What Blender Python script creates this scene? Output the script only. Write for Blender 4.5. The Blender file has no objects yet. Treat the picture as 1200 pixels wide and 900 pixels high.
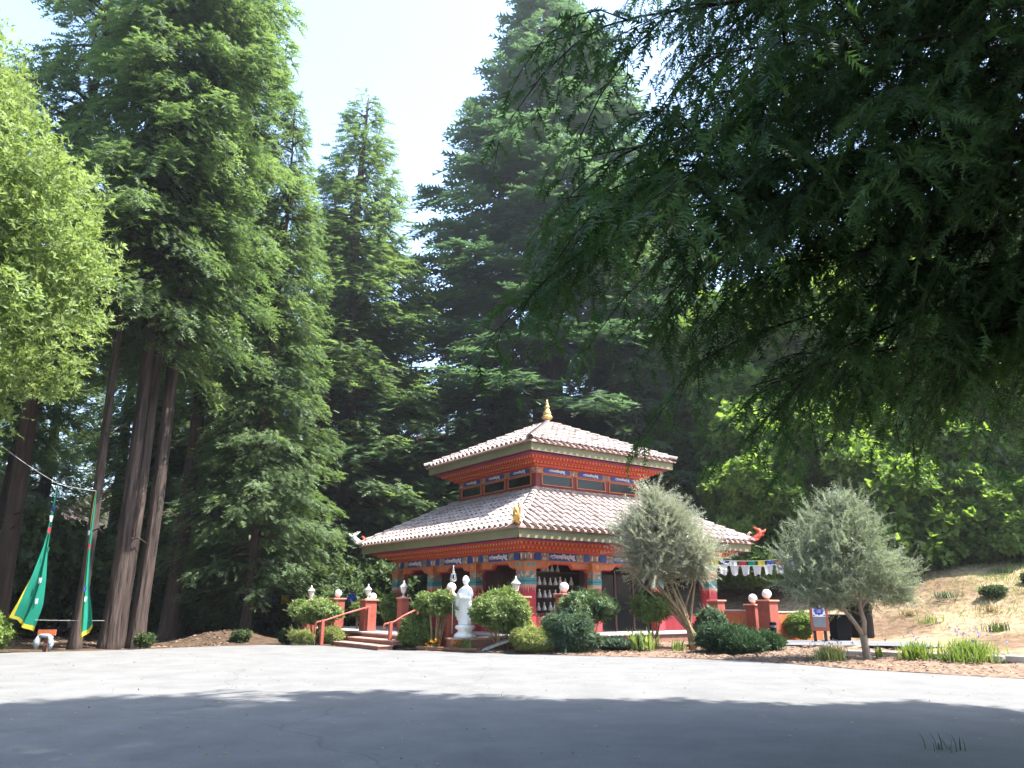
import bpy, bmesh, math, random
import numpy as np
from mathutils import Vector, Matrix

scene = bpy.context.scene
C = scene.collection
PI = math.pi
R = math.radians

# ------------------------------------------------------------------ camera
cam_data = bpy.data.cameras.new("camera")
cam = bpy.data.objects.new("camera", cam_data)
C.objects.link(cam)
cam_data.sensor_fit = 'HORIZONTAL'
cam_data.sensor_width = 36.0
cam_data.lens = 36.0 * 880.0 / 1200.0
cam_data.clip_end = 3000.0
cam_data.clip_start = 0.05
cam.matrix_world = (Matrix.Translation((0, 0, 1.2)) @ Matrix.Rotation(R(90 + 16.22), 4, 'X')
                    @ Matrix.Rotation(R(0.22), 4, 'Z'))
scene.camera = cam

# ------------------------------------------------------------------ light
SUN_EL, SUN_AZ = R(59), R(100)          # azimuth clockwise from +Y
world = bpy.data.worlds.new("World")
scene.world = world
world.use_nodes = True
wn = world.node_tree.nodes
bg = wn["Background"]
sky = wn.new("ShaderNodeTexSky")
sky.sky_type = 'NISHITA'
sky.sun_disc = False
sky.sun_elevation = SUN_EL
sky.sun_rotation = SUN_AZ
sky.altitude = 100
sky.air_density = 1.05
sky.dust_density = 1.3
sky.ozone_density = 0.9
world.node_tree.links.new(sky.outputs[0], bg.inputs[0])
bg.inputs[1].default_value = 0.15
sun_data = bpy.data.lights.new("sun", 'SUN')
sun_data.energy = 3.6
sun_data.angle = R(0.53)
sun_data.color = (1.0, 0.97, 0.92)
sun = bpy.data.objects.new("sun", sun_data)
C.objects.link(sun)
sdir = Vector((math.cos(SUN_EL) * math.sin(SUN_AZ), math.cos(SUN_EL) * math.cos(SUN_AZ), math.sin(SUN_EL)))
sun.rotation_euler = sdir.to_track_quat('Z', 'Y').to_euler()
sun.location = sdir * 60

scene.view_settings.view_transform = 'Standard'
scene.view_settings.look = 'None'
scene.view_settings.gamma = 1.0
scene.view_settings.exposure = 2.3
scene.view_settings.use_curve_mapping = False
scene.render.engine = 'CYCLES'
cy = scene.cycles
cy.use_denoising = True
cy.max_bounces = 7
cy.diffuse_bounces = 3
cy.glossy_bounces = 2
cy.transmission_bounces = 4
cy.transparent_max_bounces = 6
cy.caustics_reflective = False
cy.caustics_refractive = False

# ------------------------------------------------------------------ materials
def _m(name):
    m = bpy.data.materials.new(name)
    m.use_nodes = True
    nt = m.node_tree
    return m, nt, nt.nodes, nt.links, nt.nodes["Principled BSDF"]

def mat(name, col, rough=0.7, var=0.15, scale=6.0, bump=0.15, bscale=None, metal=0.0, spec=0.4, c2=None, coord='Object', stretch=(1, 1, 1), bdist=0.02, detail=5.0):
    m, nt, N, Lk, p = _m(name)
    tc = N.new("ShaderNodeTexCoord")
    mp = N.new("ShaderNodeMapping")
    mp.inputs['Scale'].default_value = stretch
    Lk.new(tc.outputs[coord], mp.inputs['Vector'])
    no = N.new("ShaderNodeTexNoise")
    no.inputs['Scale'].default_value = scale
    no.inputs['Detail'].default_value = detail
    no.inputs['Roughness'].default_value = 0.65
    Lk.new(mp.outputs[0], no.inputs['Vector'])
    ra = N.new("ShaderNodeValToRGB")
    a = [max(0, c * (1 - var)) for c in col]
    b = c2 if c2 else [min(1, c * (1 + var)) for c in col]
    ra.color_ramp.elements[0].position = 0.32
    ra.color_ramp.elements[1].position = 0.68
    ra.color_ramp.elements[0].color = (*a, 1)
    ra.color_ramp.elements[1].color = (*b, 1)
    Lk.new(no.outputs['Fac'], ra.inputs['Fac'])
    Lk.new(ra.outputs[0], p.inputs['Base Color'])
    p.inputs['Roughness'].default_value = rough
    p.inputs['Metallic'].default_value = metal
    p.inputs['Specular IOR Level'].default_value = spec
    if bump > 0:
        n2 = N.new("ShaderNodeTexNoise")
        n2.inputs['Scale'].default_value = bscale or scale * 4
        n2.inputs['Detail'].default_value = 6
        Lk.new(mp.outputs[0], n2.inputs['Vector'])
        bu = N.new("ShaderNodeBump")
        bu.inputs['Strength'].default_value = bump
        bu.inputs['Distance'].default_value = bdist
        Lk.new(n2.outputs['Fac'], bu.inputs['Height'])
        Lk.new(bu.outputs[0], p.inputs['Normal'])
    return m

def leaf_mat(name, c1, c2, trans=0.35, rough=0.55, spec=0.25, tint=(1.25, 1.2, 0.55)):
    """leaf: tone attribute (one value for each twig) picks between two natural greens; light passes through."""
    m, nt, N, Lk, p = _m(name)
    at = N.new("ShaderNodeAttribute")
    at.attribute_name = "tone"
    mx = N.new("ShaderNodeMix")
    mx.data_type = 'RGBA'
    mx.inputs[6].default_value = (*c1, 1)
    mx.inputs[7].default_value = (*c2, 1)
    Lk.new(at.outputs['Fac'], mx.inputs[0])
    Lk.new(mx.outputs[2], p.inputs['Base Color'])
    p.inputs['Roughness'].default_value = rough
    p.inputs['Specular IOR Level'].default_value = spec
    tr = N.new("ShaderNodeBsdfTranslucent")
    mu = N.new("ShaderNodeMix")
    mu.data_type = 'RGBA'
    mu.blend_type = 'MULTIPLY'
    mu.inputs[0].default_value = 1.0
    mu.inputs[7].default_value = (*tint, 1)
    Lk.new(mx.outputs[2], mu.inputs[6])
    Lk.new(mu.outputs[2], tr.inputs['Color'])
    ms = N.new("ShaderNodeMixShader")
    ms.inputs[0].default_value = trans
    Lk.new(p.outputs[0], ms.inputs[1])
    Lk.new(tr.outputs[0], ms.inputs[2])
    Lk.new(ms.outputs[0], N["Material Output"].inputs['Surface'])
    return m

M = {}
def asphalt_mat():
    m, nt, N, Lk, p = _m('asphalt')
    tc = N.new("ShaderNodeTexCoord")
    def noise(sc, det=6, rough=.6):
        n = N.new("ShaderNodeTexNoise"); n.inputs['Scale'].default_value = sc; n.inputs['Detail'].default_value = det; n.inputs['Roughness'].default_value = rough
        Lk.new(tc.outputs['Object'], n.inputs['Vector']); return n.outputs['Fac']
    def ramp(src, p0, c0, p1, c1):
        r = N.new("ShaderNodeValToRGB"); e = r.color_ramp.elements
        e[0].position = p0; e[0].color = (c0,) * 3 + (1,); e[1].position = p1; e[1].color = (c1,) * 3 + (1,)
        Lk.new(src, r.inputs['Fac']); return r.outputs[0]
    def mul(a, b):
        x = N.new("ShaderNodeMix"); x.data_type = 'RGBA'; x.blend_type = 'MULTIPLY'; x.inputs[0].default_value = 1
        Lk.new(a, x.inputs[6]); Lk.new(b, x.inputs[7]); return x.outputs[2]
    base = N.new("ShaderNodeMix"); base.data_type = 'RGBA'
    base.inputs[6].default_value = (.164, .162, .157, 1); base.inputs[7].default_value = (.197, .194, .186, 1)
    Lk.new(noise(.22, 4), base.inputs[0])
    col = mul(base.outputs[2], ramp(noise(1.3, 8, .7), .35, .82, .65, 1.07))       # worn patches
    col = mul(col, ramp(noise(90, 3, .8), .36, .62, .60, 1.16))                    # aggregate
    col = mul(col, ramp(noise(.55, 10, .75), .58, 1.0, .76, .62))                  # old stains
    vo = N.new("ShaderNodeTexVoronoi"); vo.feature = 'DISTANCE_TO_EDGE'; vo.inputs['Scale'].default_value = .16
    wv = N.new("ShaderNodeTexNoise"); wv.inputs['Scale'].default_value = 1.6; wv.inputs['Detail'].default_value = 6; Lk.new(tc.outputs['Object'], wv.inputs['Vector'])
    ad = N.new("ShaderNodeMix"); ad.data_type = 'RGBA'; ad.blend_type = 'ADD'; ad.inputs[0].default_value = .55
    Lk.new(tc.outputs['Object'], ad.inputs[6]); Lk.new(wv.outputs['Color'], ad.inputs[7]); Lk.new(ad.outputs[2], vo.inputs['Vector'])
    col = mul(col, ramp(vo.outputs['Distance'], .0, .78, .004, 1.0))                # fine cracks
    Lk.new(col, p.inputs['Base Color'])
    p.inputs['Roughness'].default_value = .9; p.inputs['Specular IOR Level'].default_value = .2
    bu = N.new("ShaderNodeBump"); bu.inputs['Strength'].default_value = .35; bu.inputs['Distance'].default_value = .006
    Lk.new(noise(130, 4), bu.inputs['Height']); Lk.new(bu.outputs[0], p.inputs['Normal'])
    return m
M['asphalt'] = asphalt_mat()
M['soil'] = mat('soil', (0.20, 0.145, 0.095), 0.95, 0.35, 1.2, 0.6, 14, spec=0.1, bdist=0.05, detail=8)
M['mulch'] = mat('mulch', (0.20, 0.135, 0.095), 0.95, 0.45, 9, 0.8, 30, spec=0.1, bdist=0.03)
M['chips'] = mat('chips', (0.30, 0.20, 0.14), 0.9, 0.4, 3, 0.2, 40, spec=0.1)
M['concrete'] = mat('concrete', (0.42, 0.40, 0.37), 0.85, 0.15, 4, 0.2, 60, bdist=0.006)
M['path'] = mat('path', (0.13, 0.13, 0.135), 0.9, 0.2, 3, 0.2, 50, bdist=0.006)  # base grey darkened to carry the shade lying on the path
M['riser'] = mat('riser', (0.27, 0.12, 0.085), 0.8, 0.2, 5, 0.15)
M['step'] = mat('step', (0.34, 0.21, 0.17), 0.8, 0.2, 5, 0.15)
M['pier'] = mat('pier', (0.31, 0.075, 0.050), 0.75, 0.22, 3, 0.12, 40, bdist=0.008)
M['low_wall'] = mat('low_wall', (0.50, 0.125, 0.045), 0.75, 0.2, 2.5, 0.12, 40, bdist=0.008)
M['pier_cap'] = mat('pier_cap', (0.50, 0.20, 0.14), 0.75, 0.15, 5, 0.1)
M['rail'] = mat('rail', (0.34, 0.085, 0.06), 0.5, 0.1, 8, 0.05)
def tile_mat():
    m = mat('tile', (0.300, 0.238, 0.212), 0.85, 0.25, 5.0, 0.3, 30, c2=(0.41, 0.352, 0.322), bdist=0.01)
    N, Lk = m.node_tree.nodes, m.node_tree.links
    p = N["Principled BSDF"]; src = p.inputs['Base Color'].links[0].from_socket
    at = N.new("ShaderNodeNewGeometry")
    ra = N.new("ShaderNodeValToRGB"); e = ra.color_ramp.elements
    e[0].position = .0; e[0].color = (.70, .68, .68, 1); e[1].position = .5; e[1].color = (1.05, 1.04, 1.04, 1)
    x = e.new(.18); x.color = (.92, .88, .86, 1)
    Lk.new(at.outputs['Random Per Island'], ra.inputs['Fac'])
    oi = N.new("ShaderNodeObjectInfo"); r2 = N.new("ShaderNodeValToRGB"); f = r2.color_ramp.elements
    f[0].position = .0; f[0].color = (.72, .68, .66, 1); f[1].position = .35; f[1].color = (1.03, 1.02, 1.02, 1)
    Lk.new(oi.outputs['Random'], r2.inputs['Fac'])
    for r in (ra, r2):
        mx = N.new("ShaderNodeMix"); mx.data_type = 'RGBA'; mx.blend_type = 'MULTIPLY'; mx.inputs[0].default_value = 1
        Lk.new(src, mx.inputs[6]); Lk.new(r.outputs[0], mx.inputs[7]); src = mx.outputs[2]
    Lk.new(src, p.inputs['Base Color'])
    return m
M['tile'] = tile_mat()
M['tile_pan'] = mat('tile_pan', (0.36, 0.22, 0.18), 0.9, 0.3, 4, 0.3, 30)
M['fascia'] = mat('fascia', (0.195, 0.178, 0.095), 0.7, 0.12, 2, 0.1, 30)
M['maroon'] = mat('maroon', (0.23, 0.045, 0.045), 0.7, 0.15, 4, 0.08)
M['red'] = mat('red', (0.46, 0.042, 0.038), 0.6, 0.12, 5, 0.06)
M['crimson'] = mat('crimson', (0.48, 0.048, 0.062), 0.6, 0.15, 5, 0.06)
M['orange'] = mat('orange', (0.56, 0.180, 0.072), 0.65, 0.15, 6, 0.06)
M['orange_red'] = mat('orange_red', (0.56, 0.078, 0.038), 0.6, 0.12, 6, 0.06)
M['yellow'] = mat('yellow', (0.58, 0.34, 0.10), 0.6, 0.15, 9, 0.05)
M['blue'] = mat('blue', (0.022, 0.065, 0.30), 0.5, 0.2, 6, 0.05)
M['purple'] = mat('purple', (0.11, 0.055, 0.27), 0.6, 0.15, 6, 0.05)
M['teal'] = mat('teal', (0.07, 0.30, 0.27), 0.6, 0.25, 14, 0.05)
def ornament_mat():
    """hand painted ornament: small flat cells of several colours"""
    m, nt, N, Lk, p = _m('grey_band')
    tc = N.new("ShaderNodeTexCoord")
    vo = N.new("ShaderNodeTexVoronoi"); vo.inputs['Scale'].default_value = 17; Lk.new(tc.outputs['Object'], vo.inputs['Vector'])
    se = N.new("ShaderNodeSeparateColor"); Lk.new(vo.outputs['Color'], se.inputs[0])
    r = N.new("ShaderNodeValToRGB"); r.color_ramp.interpolation = 'CONSTANT'; e = r.color_ramp.elements
    e[0].position = 0; e[0].color = (.24, .20, .17, 1); e[1].position = .34; e[1].color = (.42, .20, .10, 1)
    for q, c in ((.52, (.36, .30, .24)), (.68, (.10, .20, .20)), (.80, (.50, .34, .14)), (.90, (.52, .48, .42))):
        x = e.new(q); x.color = (*c, 1)
    Lk.new(se.outputs[0], r.inputs['Fac']); Lk.new(r.outputs[0], p.inputs['Base Color'])
    p.inputs['Roughness'].default_value = .7
    return m
M['grey_band'] = ornament_mat()
M['white_paint'] = mat('white_paint', (0.78, 0.77, 0.74), 0.6, 0.05, 8, 0.03)
M['drip'] = mat('drip', (0.62, 0.30, 0.24), 0.65, 0.2, 12, 0.05)
M['gold'] = mat('gold', (0.72, 0.46, 0.15), 0.38, 0.12, 9, 0.05, metal=0.65)
M['flash'] = mat('flash', (0.16, 0.17, 0.19), 0.5, 0.2, 8, 0.05, metal=0.5)
M['dark_wood'] = mat('dark_wood', (0.055, 0.025, 0.018), 0.6, 0.25, 5, 0.1)
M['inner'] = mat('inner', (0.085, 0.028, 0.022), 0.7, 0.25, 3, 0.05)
M['marble'] = mat('marble', (0.80, 0.79, 0.77), 0.55, 0.04, 5, 0.05, 40)
M['silver'] = mat('silver', (0.62, 0.62, 0.60), 0.35, 0.1, 9, 0.03, metal=0.8)
M['lantern'] = mat('lantern', (0.55, 0.55, 0.53), 0.45, 0.1, 9, 0.03, metal=0.3)
M['lantern_glass'] = mat('lantern_glass', (0.70, 0.71, 0.68), 0.2, 0.05, 5, 0.0)
M['globe'] = mat('globe', (0.93, 0.93, 0.92), 0.3, 0.02, 3, 0.0)
M['bark'] = mat('bark', (0.042, 0.031, 0.026), 0.95, 0.5, 6, 1.0, 9, c2=(0.105, 0.078, 0.066), stretch=(1, 1, 0.12), spec=0.1, bdist=0.08)
M['bark_dark'] = mat('bark_dark', (0.075, 0.052, 0.042), 0.95, 0.4, 5, 0.8, 9, stretch=(1, 1, 0.15), spec=0.1, bdist=0.05)
M['bark_olive'] = mat('bark_olive', (0.26, 0.20, 0.155), 0.9, 0.3, 9, 0.7, 20, stretch=(1, 1, 0.3), spec=0.1, bdist=0.02)
M['stems'] = mat('stems', (0.28, 0.20, 0.12), 0.9, 0.3, 9, 0.3, 20, spec=0.1)
M['black_plastic'] = mat('black_plastic', (0.004, 0.004, 0.0045), 0.9, 0.2, 6, 0.05, spec=.1)
M['brown_plastic'] = mat('brown_plastic', (0.009, 0.007, 0.006), 0.85, 0.2, 6, 0.08, spec=.1)
M['sign_red'] = mat('sign_red', (0.30, 0.075, 0.045), 0.7, 0.15, 7, 0.1)
M['sign_grey'] = mat('sign_grey', (0.17, 0.19, 0.20), 0.6, 0.1, 7, 0.03)
M['sign_blue'] = mat('sign_blue', (0.05, 0.06, 0.42), 0.5, 0.15, 18, 0.02)
M['post'] = mat('post', (0.05, 0.028, 0.02), 0.8, 0.2, 9, 0.1)
M['rope'] = mat('rope', (0.45, 0.43, 0.38), 0.8, 0.1, 9, 0.0)
M['timber'] = mat('timber', (0.21, 0.10, 0.06), 0.85, 0.25, 6, 0.25, stretch=(1, 1, 4))
M['slate'] = mat('slate', (0.40, 0.40, 0.38), 0.8, 0.2, 5, 0.2)
M['bag'] = mat('bag', (0.12, 0.14, 0.16), 0.7, 0.4, 9, 0.4, c2=(0.42, 0.47, 0.50))
M['twig'] = mat('twig', (0.045, 0.032, 0.024), 0.9, 0.2, 6, 0.1, spec=0.1)
M['dry_leaf'] = mat('dry_leaf', (0.35, 0.25, 0.15), 0.9, 0.4, 2, 0.0)

def cloth(name, col, trans=0.35):
    m, nt, N, Lk, p = _m(name)
    p.inputs['Base Color'].default_value = (*col, 1)
    p.inputs['Roughness'].default_value = 0.75
    p.inputs['Specular IOR Level'].default_value = 0.2
    no = N.new("ShaderNodeTexNoise"); no.inputs['Scale'].default_value = 5
    mx = N.new("ShaderNodeMix"); mx.data_type = 'RGBA'
    mx.inputs[6].default_value = (*[c * 0.8 for c in col], 1)
    mx.inputs[7].default_value = (*[min(1, c * 1.15) for c in col], 1)
    Lk.new(no.outputs['Fac'], mx.inputs[0]); Lk.new(mx.outputs[2], p.inputs['Base Color'])
    tr = N.new("ShaderNodeBsdfTranslucent"); Lk.new(mx.outputs[2], tr.inputs['Color'])
    ms = N.new("ShaderNodeMixShader"); ms.inputs[0].default_value = trans
    Lk.new(p.outputs[0], ms.inputs[1]); Lk.new(tr.outputs[0], ms.inputs[2])
    Lk.new(ms.outputs[0], N["Material Output"].inputs['Surface'])
    return m
for k, c in dict(green=(0.02, 0.30, 0.20), yellow=(0.75, 0.62, 0.06), white=(0.75, 0.76, 0.78), blue=(0.05, 0.09, 0.42), red=(0.55, 0.05, 0.07), grass=(0.16, 0.35, 0.05)).items():
    M['cloth_' + k] = cloth('cloth_' + k, [q * .8 for q in c])

def glass_mat():
    m, nt, N, Lk, p = _m('window_glass')
    p.inputs['Base Color'].default_value = (0.012, 0.014, 0.014, 1)
    p.inputs['Roughness'].default_value = 0.09
    p.inputs['Specular IOR Level'].default_value = 0.22
    return m
M['glass'] = glass_mat()

# foliage
M['leaf_redwood'] = leaf_mat('leaf_redwood', (0.064, 0.106, 0.050), (0.205, 0.275, 0.135), 0.48, tint=(1.1, 1.2, .6))
M['leaf_redwood_blue'] = leaf_mat('leaf_redwood_blue', (0.056, 0.100, 0.056), (0.145, 0.215, 0.115), 0.42, tint=(1.0, 1.15, .75))
M['leaf_near'] = leaf_mat('leaf_near', (0.026, 0.060, 0.026), (0.090, 0.175, 0.060), 0.42)
M['leaf_bay'] = leaf_mat('leaf_bay', (0.150, 0.215, 0.062), (0.320, 0.410, 0.165), 0.50, tint=(1.15, 1.15, .7))
M['leaf_maple'] = leaf_mat('leaf_maple', (0.100, 0.180, 0.040), (0.235, 0.350, 0.100), 0.62)
M['leaf_under'] = leaf_mat('leaf_under', (0.045, 0.075, 0.030), (0.11, 0.16, 0.065), 0.35)
M['leaf_olive'] = leaf_mat('leaf_olive', (0.180, 0.220, 0.150), (0.38, 0.43, 0.33), 0.38, tint=(1.0, 1.0, 0.7))
M['leaf_silver'] = leaf_mat('leaf_silver', (0.27, 0.29, 0.215), (0.47, 0.49, 0.39), 0.3, tint=(1.0, 1.0, 0.75))
M['leaf_hedge'] = leaf_mat('leaf_hedge', (0.075, 0.135, 0.034), (0.33, 0.41, 0.16), 0.4, spec=0.5)
M['leaf_hedge_dark'] = leaf_mat('leaf_hedge_dark', (0.060, 0.115, 0.055), (0.24, 0.32, 0.16), 0.35, spec=0.5)
M['leaf_santolina'] = leaf_mat('leaf_santolina', (0.20, 0.24, 0.085), (0.36, 0.40, 0.17), 0.35)
M['leaf_rosemary'] = leaf_mat('leaf_rosemary', (0.055, 0.10, 0.065), (0.14, 0.21, 0.14), 0.3)
M['leaf_juniper'] = leaf_mat('leaf_juniper', (0.025, 0.060, 0.030), (0.070, 0.13, 0.060), 0.25)
M['leaf_grass'] = leaf_mat('leaf_grass', (0.13, 0.21, 0.05), (0.28, 0.36, 0.11), 0.4)
M['leaf_lavender'] = leaf_mat('leaf_lavender', (0.15, 0.15, 0.24), (0.28, 0.24, 0.42), 0.3, tint=(1, 1, 1))
M['leaf_flower'] = leaf_mat('leaf_flower', (0.70, 0.42, 0.03), (0.75, 0.22, 0.03), 0.3, tint=(1, 1, 1))
M['leaf_chip'] = leaf_mat('leaf_chip', (0.13, 0.085, 0.06), (0.30, 0.215, 0.155), 0.1, tint=(1, 1, 1))
M['leaf_dry'] = leaf_mat('leaf_dry', (0.28, 0.22, 0.11), (0.42, 0.34, 0.18), 0.3, tint=(1, 1, 0.8))

# ------------------------------------------------------------------ mesh helpers
class MB:
    def __init__(s): s.v = []; s.f = []
    def add(s, vs, fs):
        o = len(s.v); s.v += [tuple(v) for v in vs]; s.f += [tuple(i + o for i in f) for f in fs]; return s
    def box(s, c, d, rot=None):
        hx, hy, hz = d[0] / 2, d[1] / 2, d[2] / 2
        vs = [Vector((x * hx, y * hy, z * hz)) for z in (-1, 1) for y in (-1, 1) for x in (-1, 1)]
        if rot: vs = [rot @ v for v in vs]
        vs = [v + Vector(c) for v in vs]
        return s.add(vs, [(0, 2, 3, 1), (4, 5, 7, 6), (0, 1, 5, 4), (2, 6, 7, 3), (0, 4, 6, 2), (1, 3, 7, 5)])
    def b2(s, lo, hi): return s.box([(a + b) / 2 for a, b in zip(lo, hi)], [abs(b - a) for a, b in zip(lo, hi)])
    def tube(s, pts, rad, n=8, caps=True, flute=0.0, nf=7):
        pts = [Vector(p) for p in pts]
        if not hasattr(rad, '__len__'): rad = [rad] * len(pts)
        rings = []
        up = Vector((0.137, 0.91, 0.31))
        for i, p in enumerate(pts):
            d = (pts[min(i + 1, len(pts) - 1)] - pts[max(i - 1, 0)]).normalized()
            a = d.cross(up)
            if a.length < 1e-4: a = d.cross(Vector((1, 0, 0)))
            a.normalize(); b = d.cross(a)
            ring = []
            for k in range(n):
                t = 2 * PI * k / n
                r = rad[i] * (1 + flute * math.sin(nf * t + i * 0.23) + flute * 0.6 * math.sin((nf + 4) * t - i * 0.3))
                ring.append(p + (a * math.cos(t) + b * math.sin(t)) * r)
            rings.append(ring)
        vs = [v for r in rings for v in r]
        fs = []
        for i in range(len(rings) - 1):
            for k in range(n):
                fs.append((i * n + k, i * n + (k + 1) % n, (i + 1) * n + (k + 1) % n, (i + 1) * n + k))
        if caps:
            fs.append(tuple(range(n - 1, -1, -1))); o = (len(rings) - 1) * n
            fs.append(tuple(range(o, o + n)))
        return s.add(vs, fs)
    def lathe(s, prof, n=16, c=(0, 0, 0), mod=None, sx=1.0, sy=1.0):
        vs = []
        for r, z in prof:
            for k in range(n):
                t = 2 * PI * k / n
                q = r * (mod(t, z) if mod else 1.0)
                vs.append((c[0] + q * math.cos(t) * sx, c[1] + q * math.sin(t) * sy, c[2] + z))
        fs = []
        m = len(prof)
        for i in range(m - 1):
            for k in range(n):
                fs.append((i * n + k, i * n + (k + 1) % n, (i + 1) * n + (k + 1) % n, (i + 1) * n + k))
        fs.append(tuple(range(n - 1, -1, -1))); fs.append(tuple(range((m - 1) * n, m * n)))
        return s.add(vs, fs)
    def prism(s, poly, axis_o, ax, ay, an, depth):
        """extrude 2-D outline: o + x*ax + y*ay, thickness along an"""
        o, ax, ay, an = Vector(axis_o), Vector(ax), Vector(ay), Vector(an)
        n = len(poly)
        a = [o + ax * x + ay * y for x, y in poly]
        b = [v + an * depth for v in a]
        fs = [tuple(range(n)), tuple(range(2 * n - 1, n - 1, -1))]
        for i in range(n): fs.append((i, i + n, (i + 1) % n + n, (i + 1) % n))
        return s.add(a + b, fs)
    def mesh(s, name, m=None, smooth=False, bevel=0.0):
        me = bpy.data.meshes.new(name)
        me.from_pydata(s.v, [], s.f)
        bm = bmesh.new(); bm.from_mesh(me)
        bmesh.ops.recalc_face_normals(bm, faces=bm.faces)
        if bevel > 0:
            bmesh.ops.bevel(bm, geom=list(bm.edges), offset=bevel, segments=1, affect='EDGES', clamp_overlap=True)
        bm.to_mesh(me); bm.free()
        if m: me.materials.append(M[m] if isinstance(m, str) else m)
        if smooth: me.polygons.foreach_set('use_smooth', [True] * len(me.polygons))
        return me
    def build(s, name, m, parent=None, smooth=False, bevel=0.0, **kw):
        return link(name, s.mesh(name, m, smooth, bevel), parent, **kw)

def link(name, me, parent=None, loc=None, rz=0.0, label=None, cat=None, group=None, kind=None, scale=None):
    o = bpy.data.objects.new(name, me)
    C.objects.link(o)
    if parent: o.parent = parent
    if loc is not None: o.location = loc
    if rz: o.rotation_euler = (0, 0, rz)
    if scale is not None: o.scale = scale if hasattr(scale, '__len__') else (scale,) * 3
    if label: o['label'] = label
    if cat: o['category'] = cat
    if group: o['group'] = group
    if kind: o['kind'] = kind
    return o

def thing(name, label, cat, loc=(0, 0, 0), rz=0.0, group=None, scale=None):
    return link(name, None, None, loc, rz, label, cat, group, None, scale)

def copy_tree(o, parent=None, **kw):
    c = o.copy(); C.objects.link(c)
    if parent: c.parent = parent
    for ch in o.children: copy_tree(ch, c)
    for k, v in kw.items():
        if k == 'loc': c.location = v
        elif k == 'rz': c.rotation_euler = (0, 0, v)
        elif k == 'scale': c.scale = v if hasattr(v, '__len__') else (v,) * 3
        else: c['category' if k == 'cat' else k] = v
    return c

def tri_mesh(name, V, T, tone, m):
    me = bpy.data.meshes.new(name)
    nv, nt = len(V), len(T)
    me.vertices.add(nv); me.vertices.foreach_set('co', np.ascontiguousarray(V, dtype=np.float32).ravel())
    me.loops.add(nt * 3); me.loops.foreach_set('vertex_index', np.ascontiguousarray(T, dtype=np.int32).ravel())
    me.polygons.add(nt)
    me.polygons.foreach_set('loop_start', np.arange(0, nt * 3, 3, dtype=np.int32))
    me.update(calc_edges=True)
    a = me.attributes.new('tone', 'FLOAT', 'POINT')
    a.data.foreach_set('value', np.ascontiguousarray(tone, dtype=np.float32))
    me.materials.append(M[m])
    return me

def nrm(v): return v / np.maximum(np.linalg.norm(v, axis=-1, keepdims=True), 1e-9)

def scatter(tv, tt, pos, xd, zd, sc, tone):
    """place a twig template (x = along, z = its normal) at every position"""
    x = nrm(xd); y = nrm(np.cross(zd, x)); z = np.cross(x, y)
    B = np.stack([x, y, z], 1) * np.asarray(sc)[:, None, None]
    V = np.einsum('vk,mkj->mvj', tv, B) + pos[:, None, :]
    m, n = len(pos), len(tv)
    T = (tt[None] + (np.arange(m) * n)[:, None, None]).reshape(-1, 3)
    return V.reshape(-1, 3), T, np.repeat(tone, n)

def merge(parts):
    Vs, Ts, Tn, o = [], [], [], 0
    for V, T, t in parts:
        Vs.append(V); Ts.append(T + o); Tn.append(t); o += len(V)
    return np.concatenate(Vs), np.concatenate(Ts), np.concatenate(Tn)

def tmpl_feather(n, length=1.0, leaf=0.3, width=0.07, ang=50, droop=0.15, seed=0, taper=True):
    """a conifer spray: a thin stem with pairs of flat leaflets"""
    r = np.random.default_rng(seed)
    V, T = [], []
    def tri(a, b, c): T.append((len(V), len(V) + 1, len(V) + 2)); V.extend([a, b, c])
    z = lambda x: -droop * x * x
    tri((0, -width * .3, 0), (0, width * .3, 0), (length, 0, z(length)))
    for i in range(n):
        x = length * (i + 0.35 + r.uniform(-.2, .2)) / n
        l = leaf * (1.0 - 0.6 * (x / length) if taper else 1.0) * r.uniform(.75, 1.2)
        for s in (-1, 1):
            a = R(ang + r.uniform(-14, 14))
            tx, ty = x + l * math.cos(a), s * l * math.sin(a)
            zz = z(x) + r.uniform(-.10, .06)
            tri((x - width / 2, 0, z(x)), (x + width / 2, 0.0, z(x)), (tx, ty, zz))
    return np.array(V, float), np.array(T, int)

def tmpl_tuft(n, leaf=1.0, width=0.38, spread=1.0, seed=0, fold=0.12):
    """n pointed leaves that radiate from a twig end (z = outward)"""
    r = np.random.default_rng(seed)
    V, T = [], []
    for i in range(n):
        az = 2 * PI * i / n + r.uniform(-.5, .5)
        el = r.uniform(-.35, 1.1) * spread
        d = np.array([math.cos(az) * math.cos(el), math.sin(az) * math.cos(el), math.sin(el)])
        s = np.array([-math.sin(az), math.cos(az), r.uniform(-.5, .5)]); s /= np.linalg.norm(s)
        u = np.cross(d, s)
        l = leaf * r.uniform(.65, 1.15)
        b = d * l * 0.15; o = len(V)
        V += [b, b + d * l * .45 + s * width * l / 2 + u * fold * l, b + d * l, b + d * l * .45 - s * width * l / 2 + u * fold * l]
        T += [(o, o + 1, o + 2), (o, o + 2, o + 3)]
    return np.array(V, float), np.array(T, int)

FEATHERS_FAR = [tmpl_feather(4, 1.0, 0.5, 0.20, 48, 0.22, s) for s in range(5)]
FEATHERS_NEAR = [tmpl_feather(7, 1.0, 0.36, 0.115, 50, 0.25, s) for s in range(5)]
TUFTS = [tmpl_tuft(7, 1.0, 0.42, 1.0, s) for s in range(5)]
TUFTS_BROAD = [tmpl_tuft(5, 1.0, 0.75, 1.0, s) for s in range(5)]
TUFTS_THIN = [tmpl_tuft(8, 1.0, 0.20, 1.0, s) for s in range(5)]

SHOOTS = [tmpl_feather(9, 1.0, 0.15, 0.045, 42, 0.12, s, False) for s in range(5)]

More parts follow.
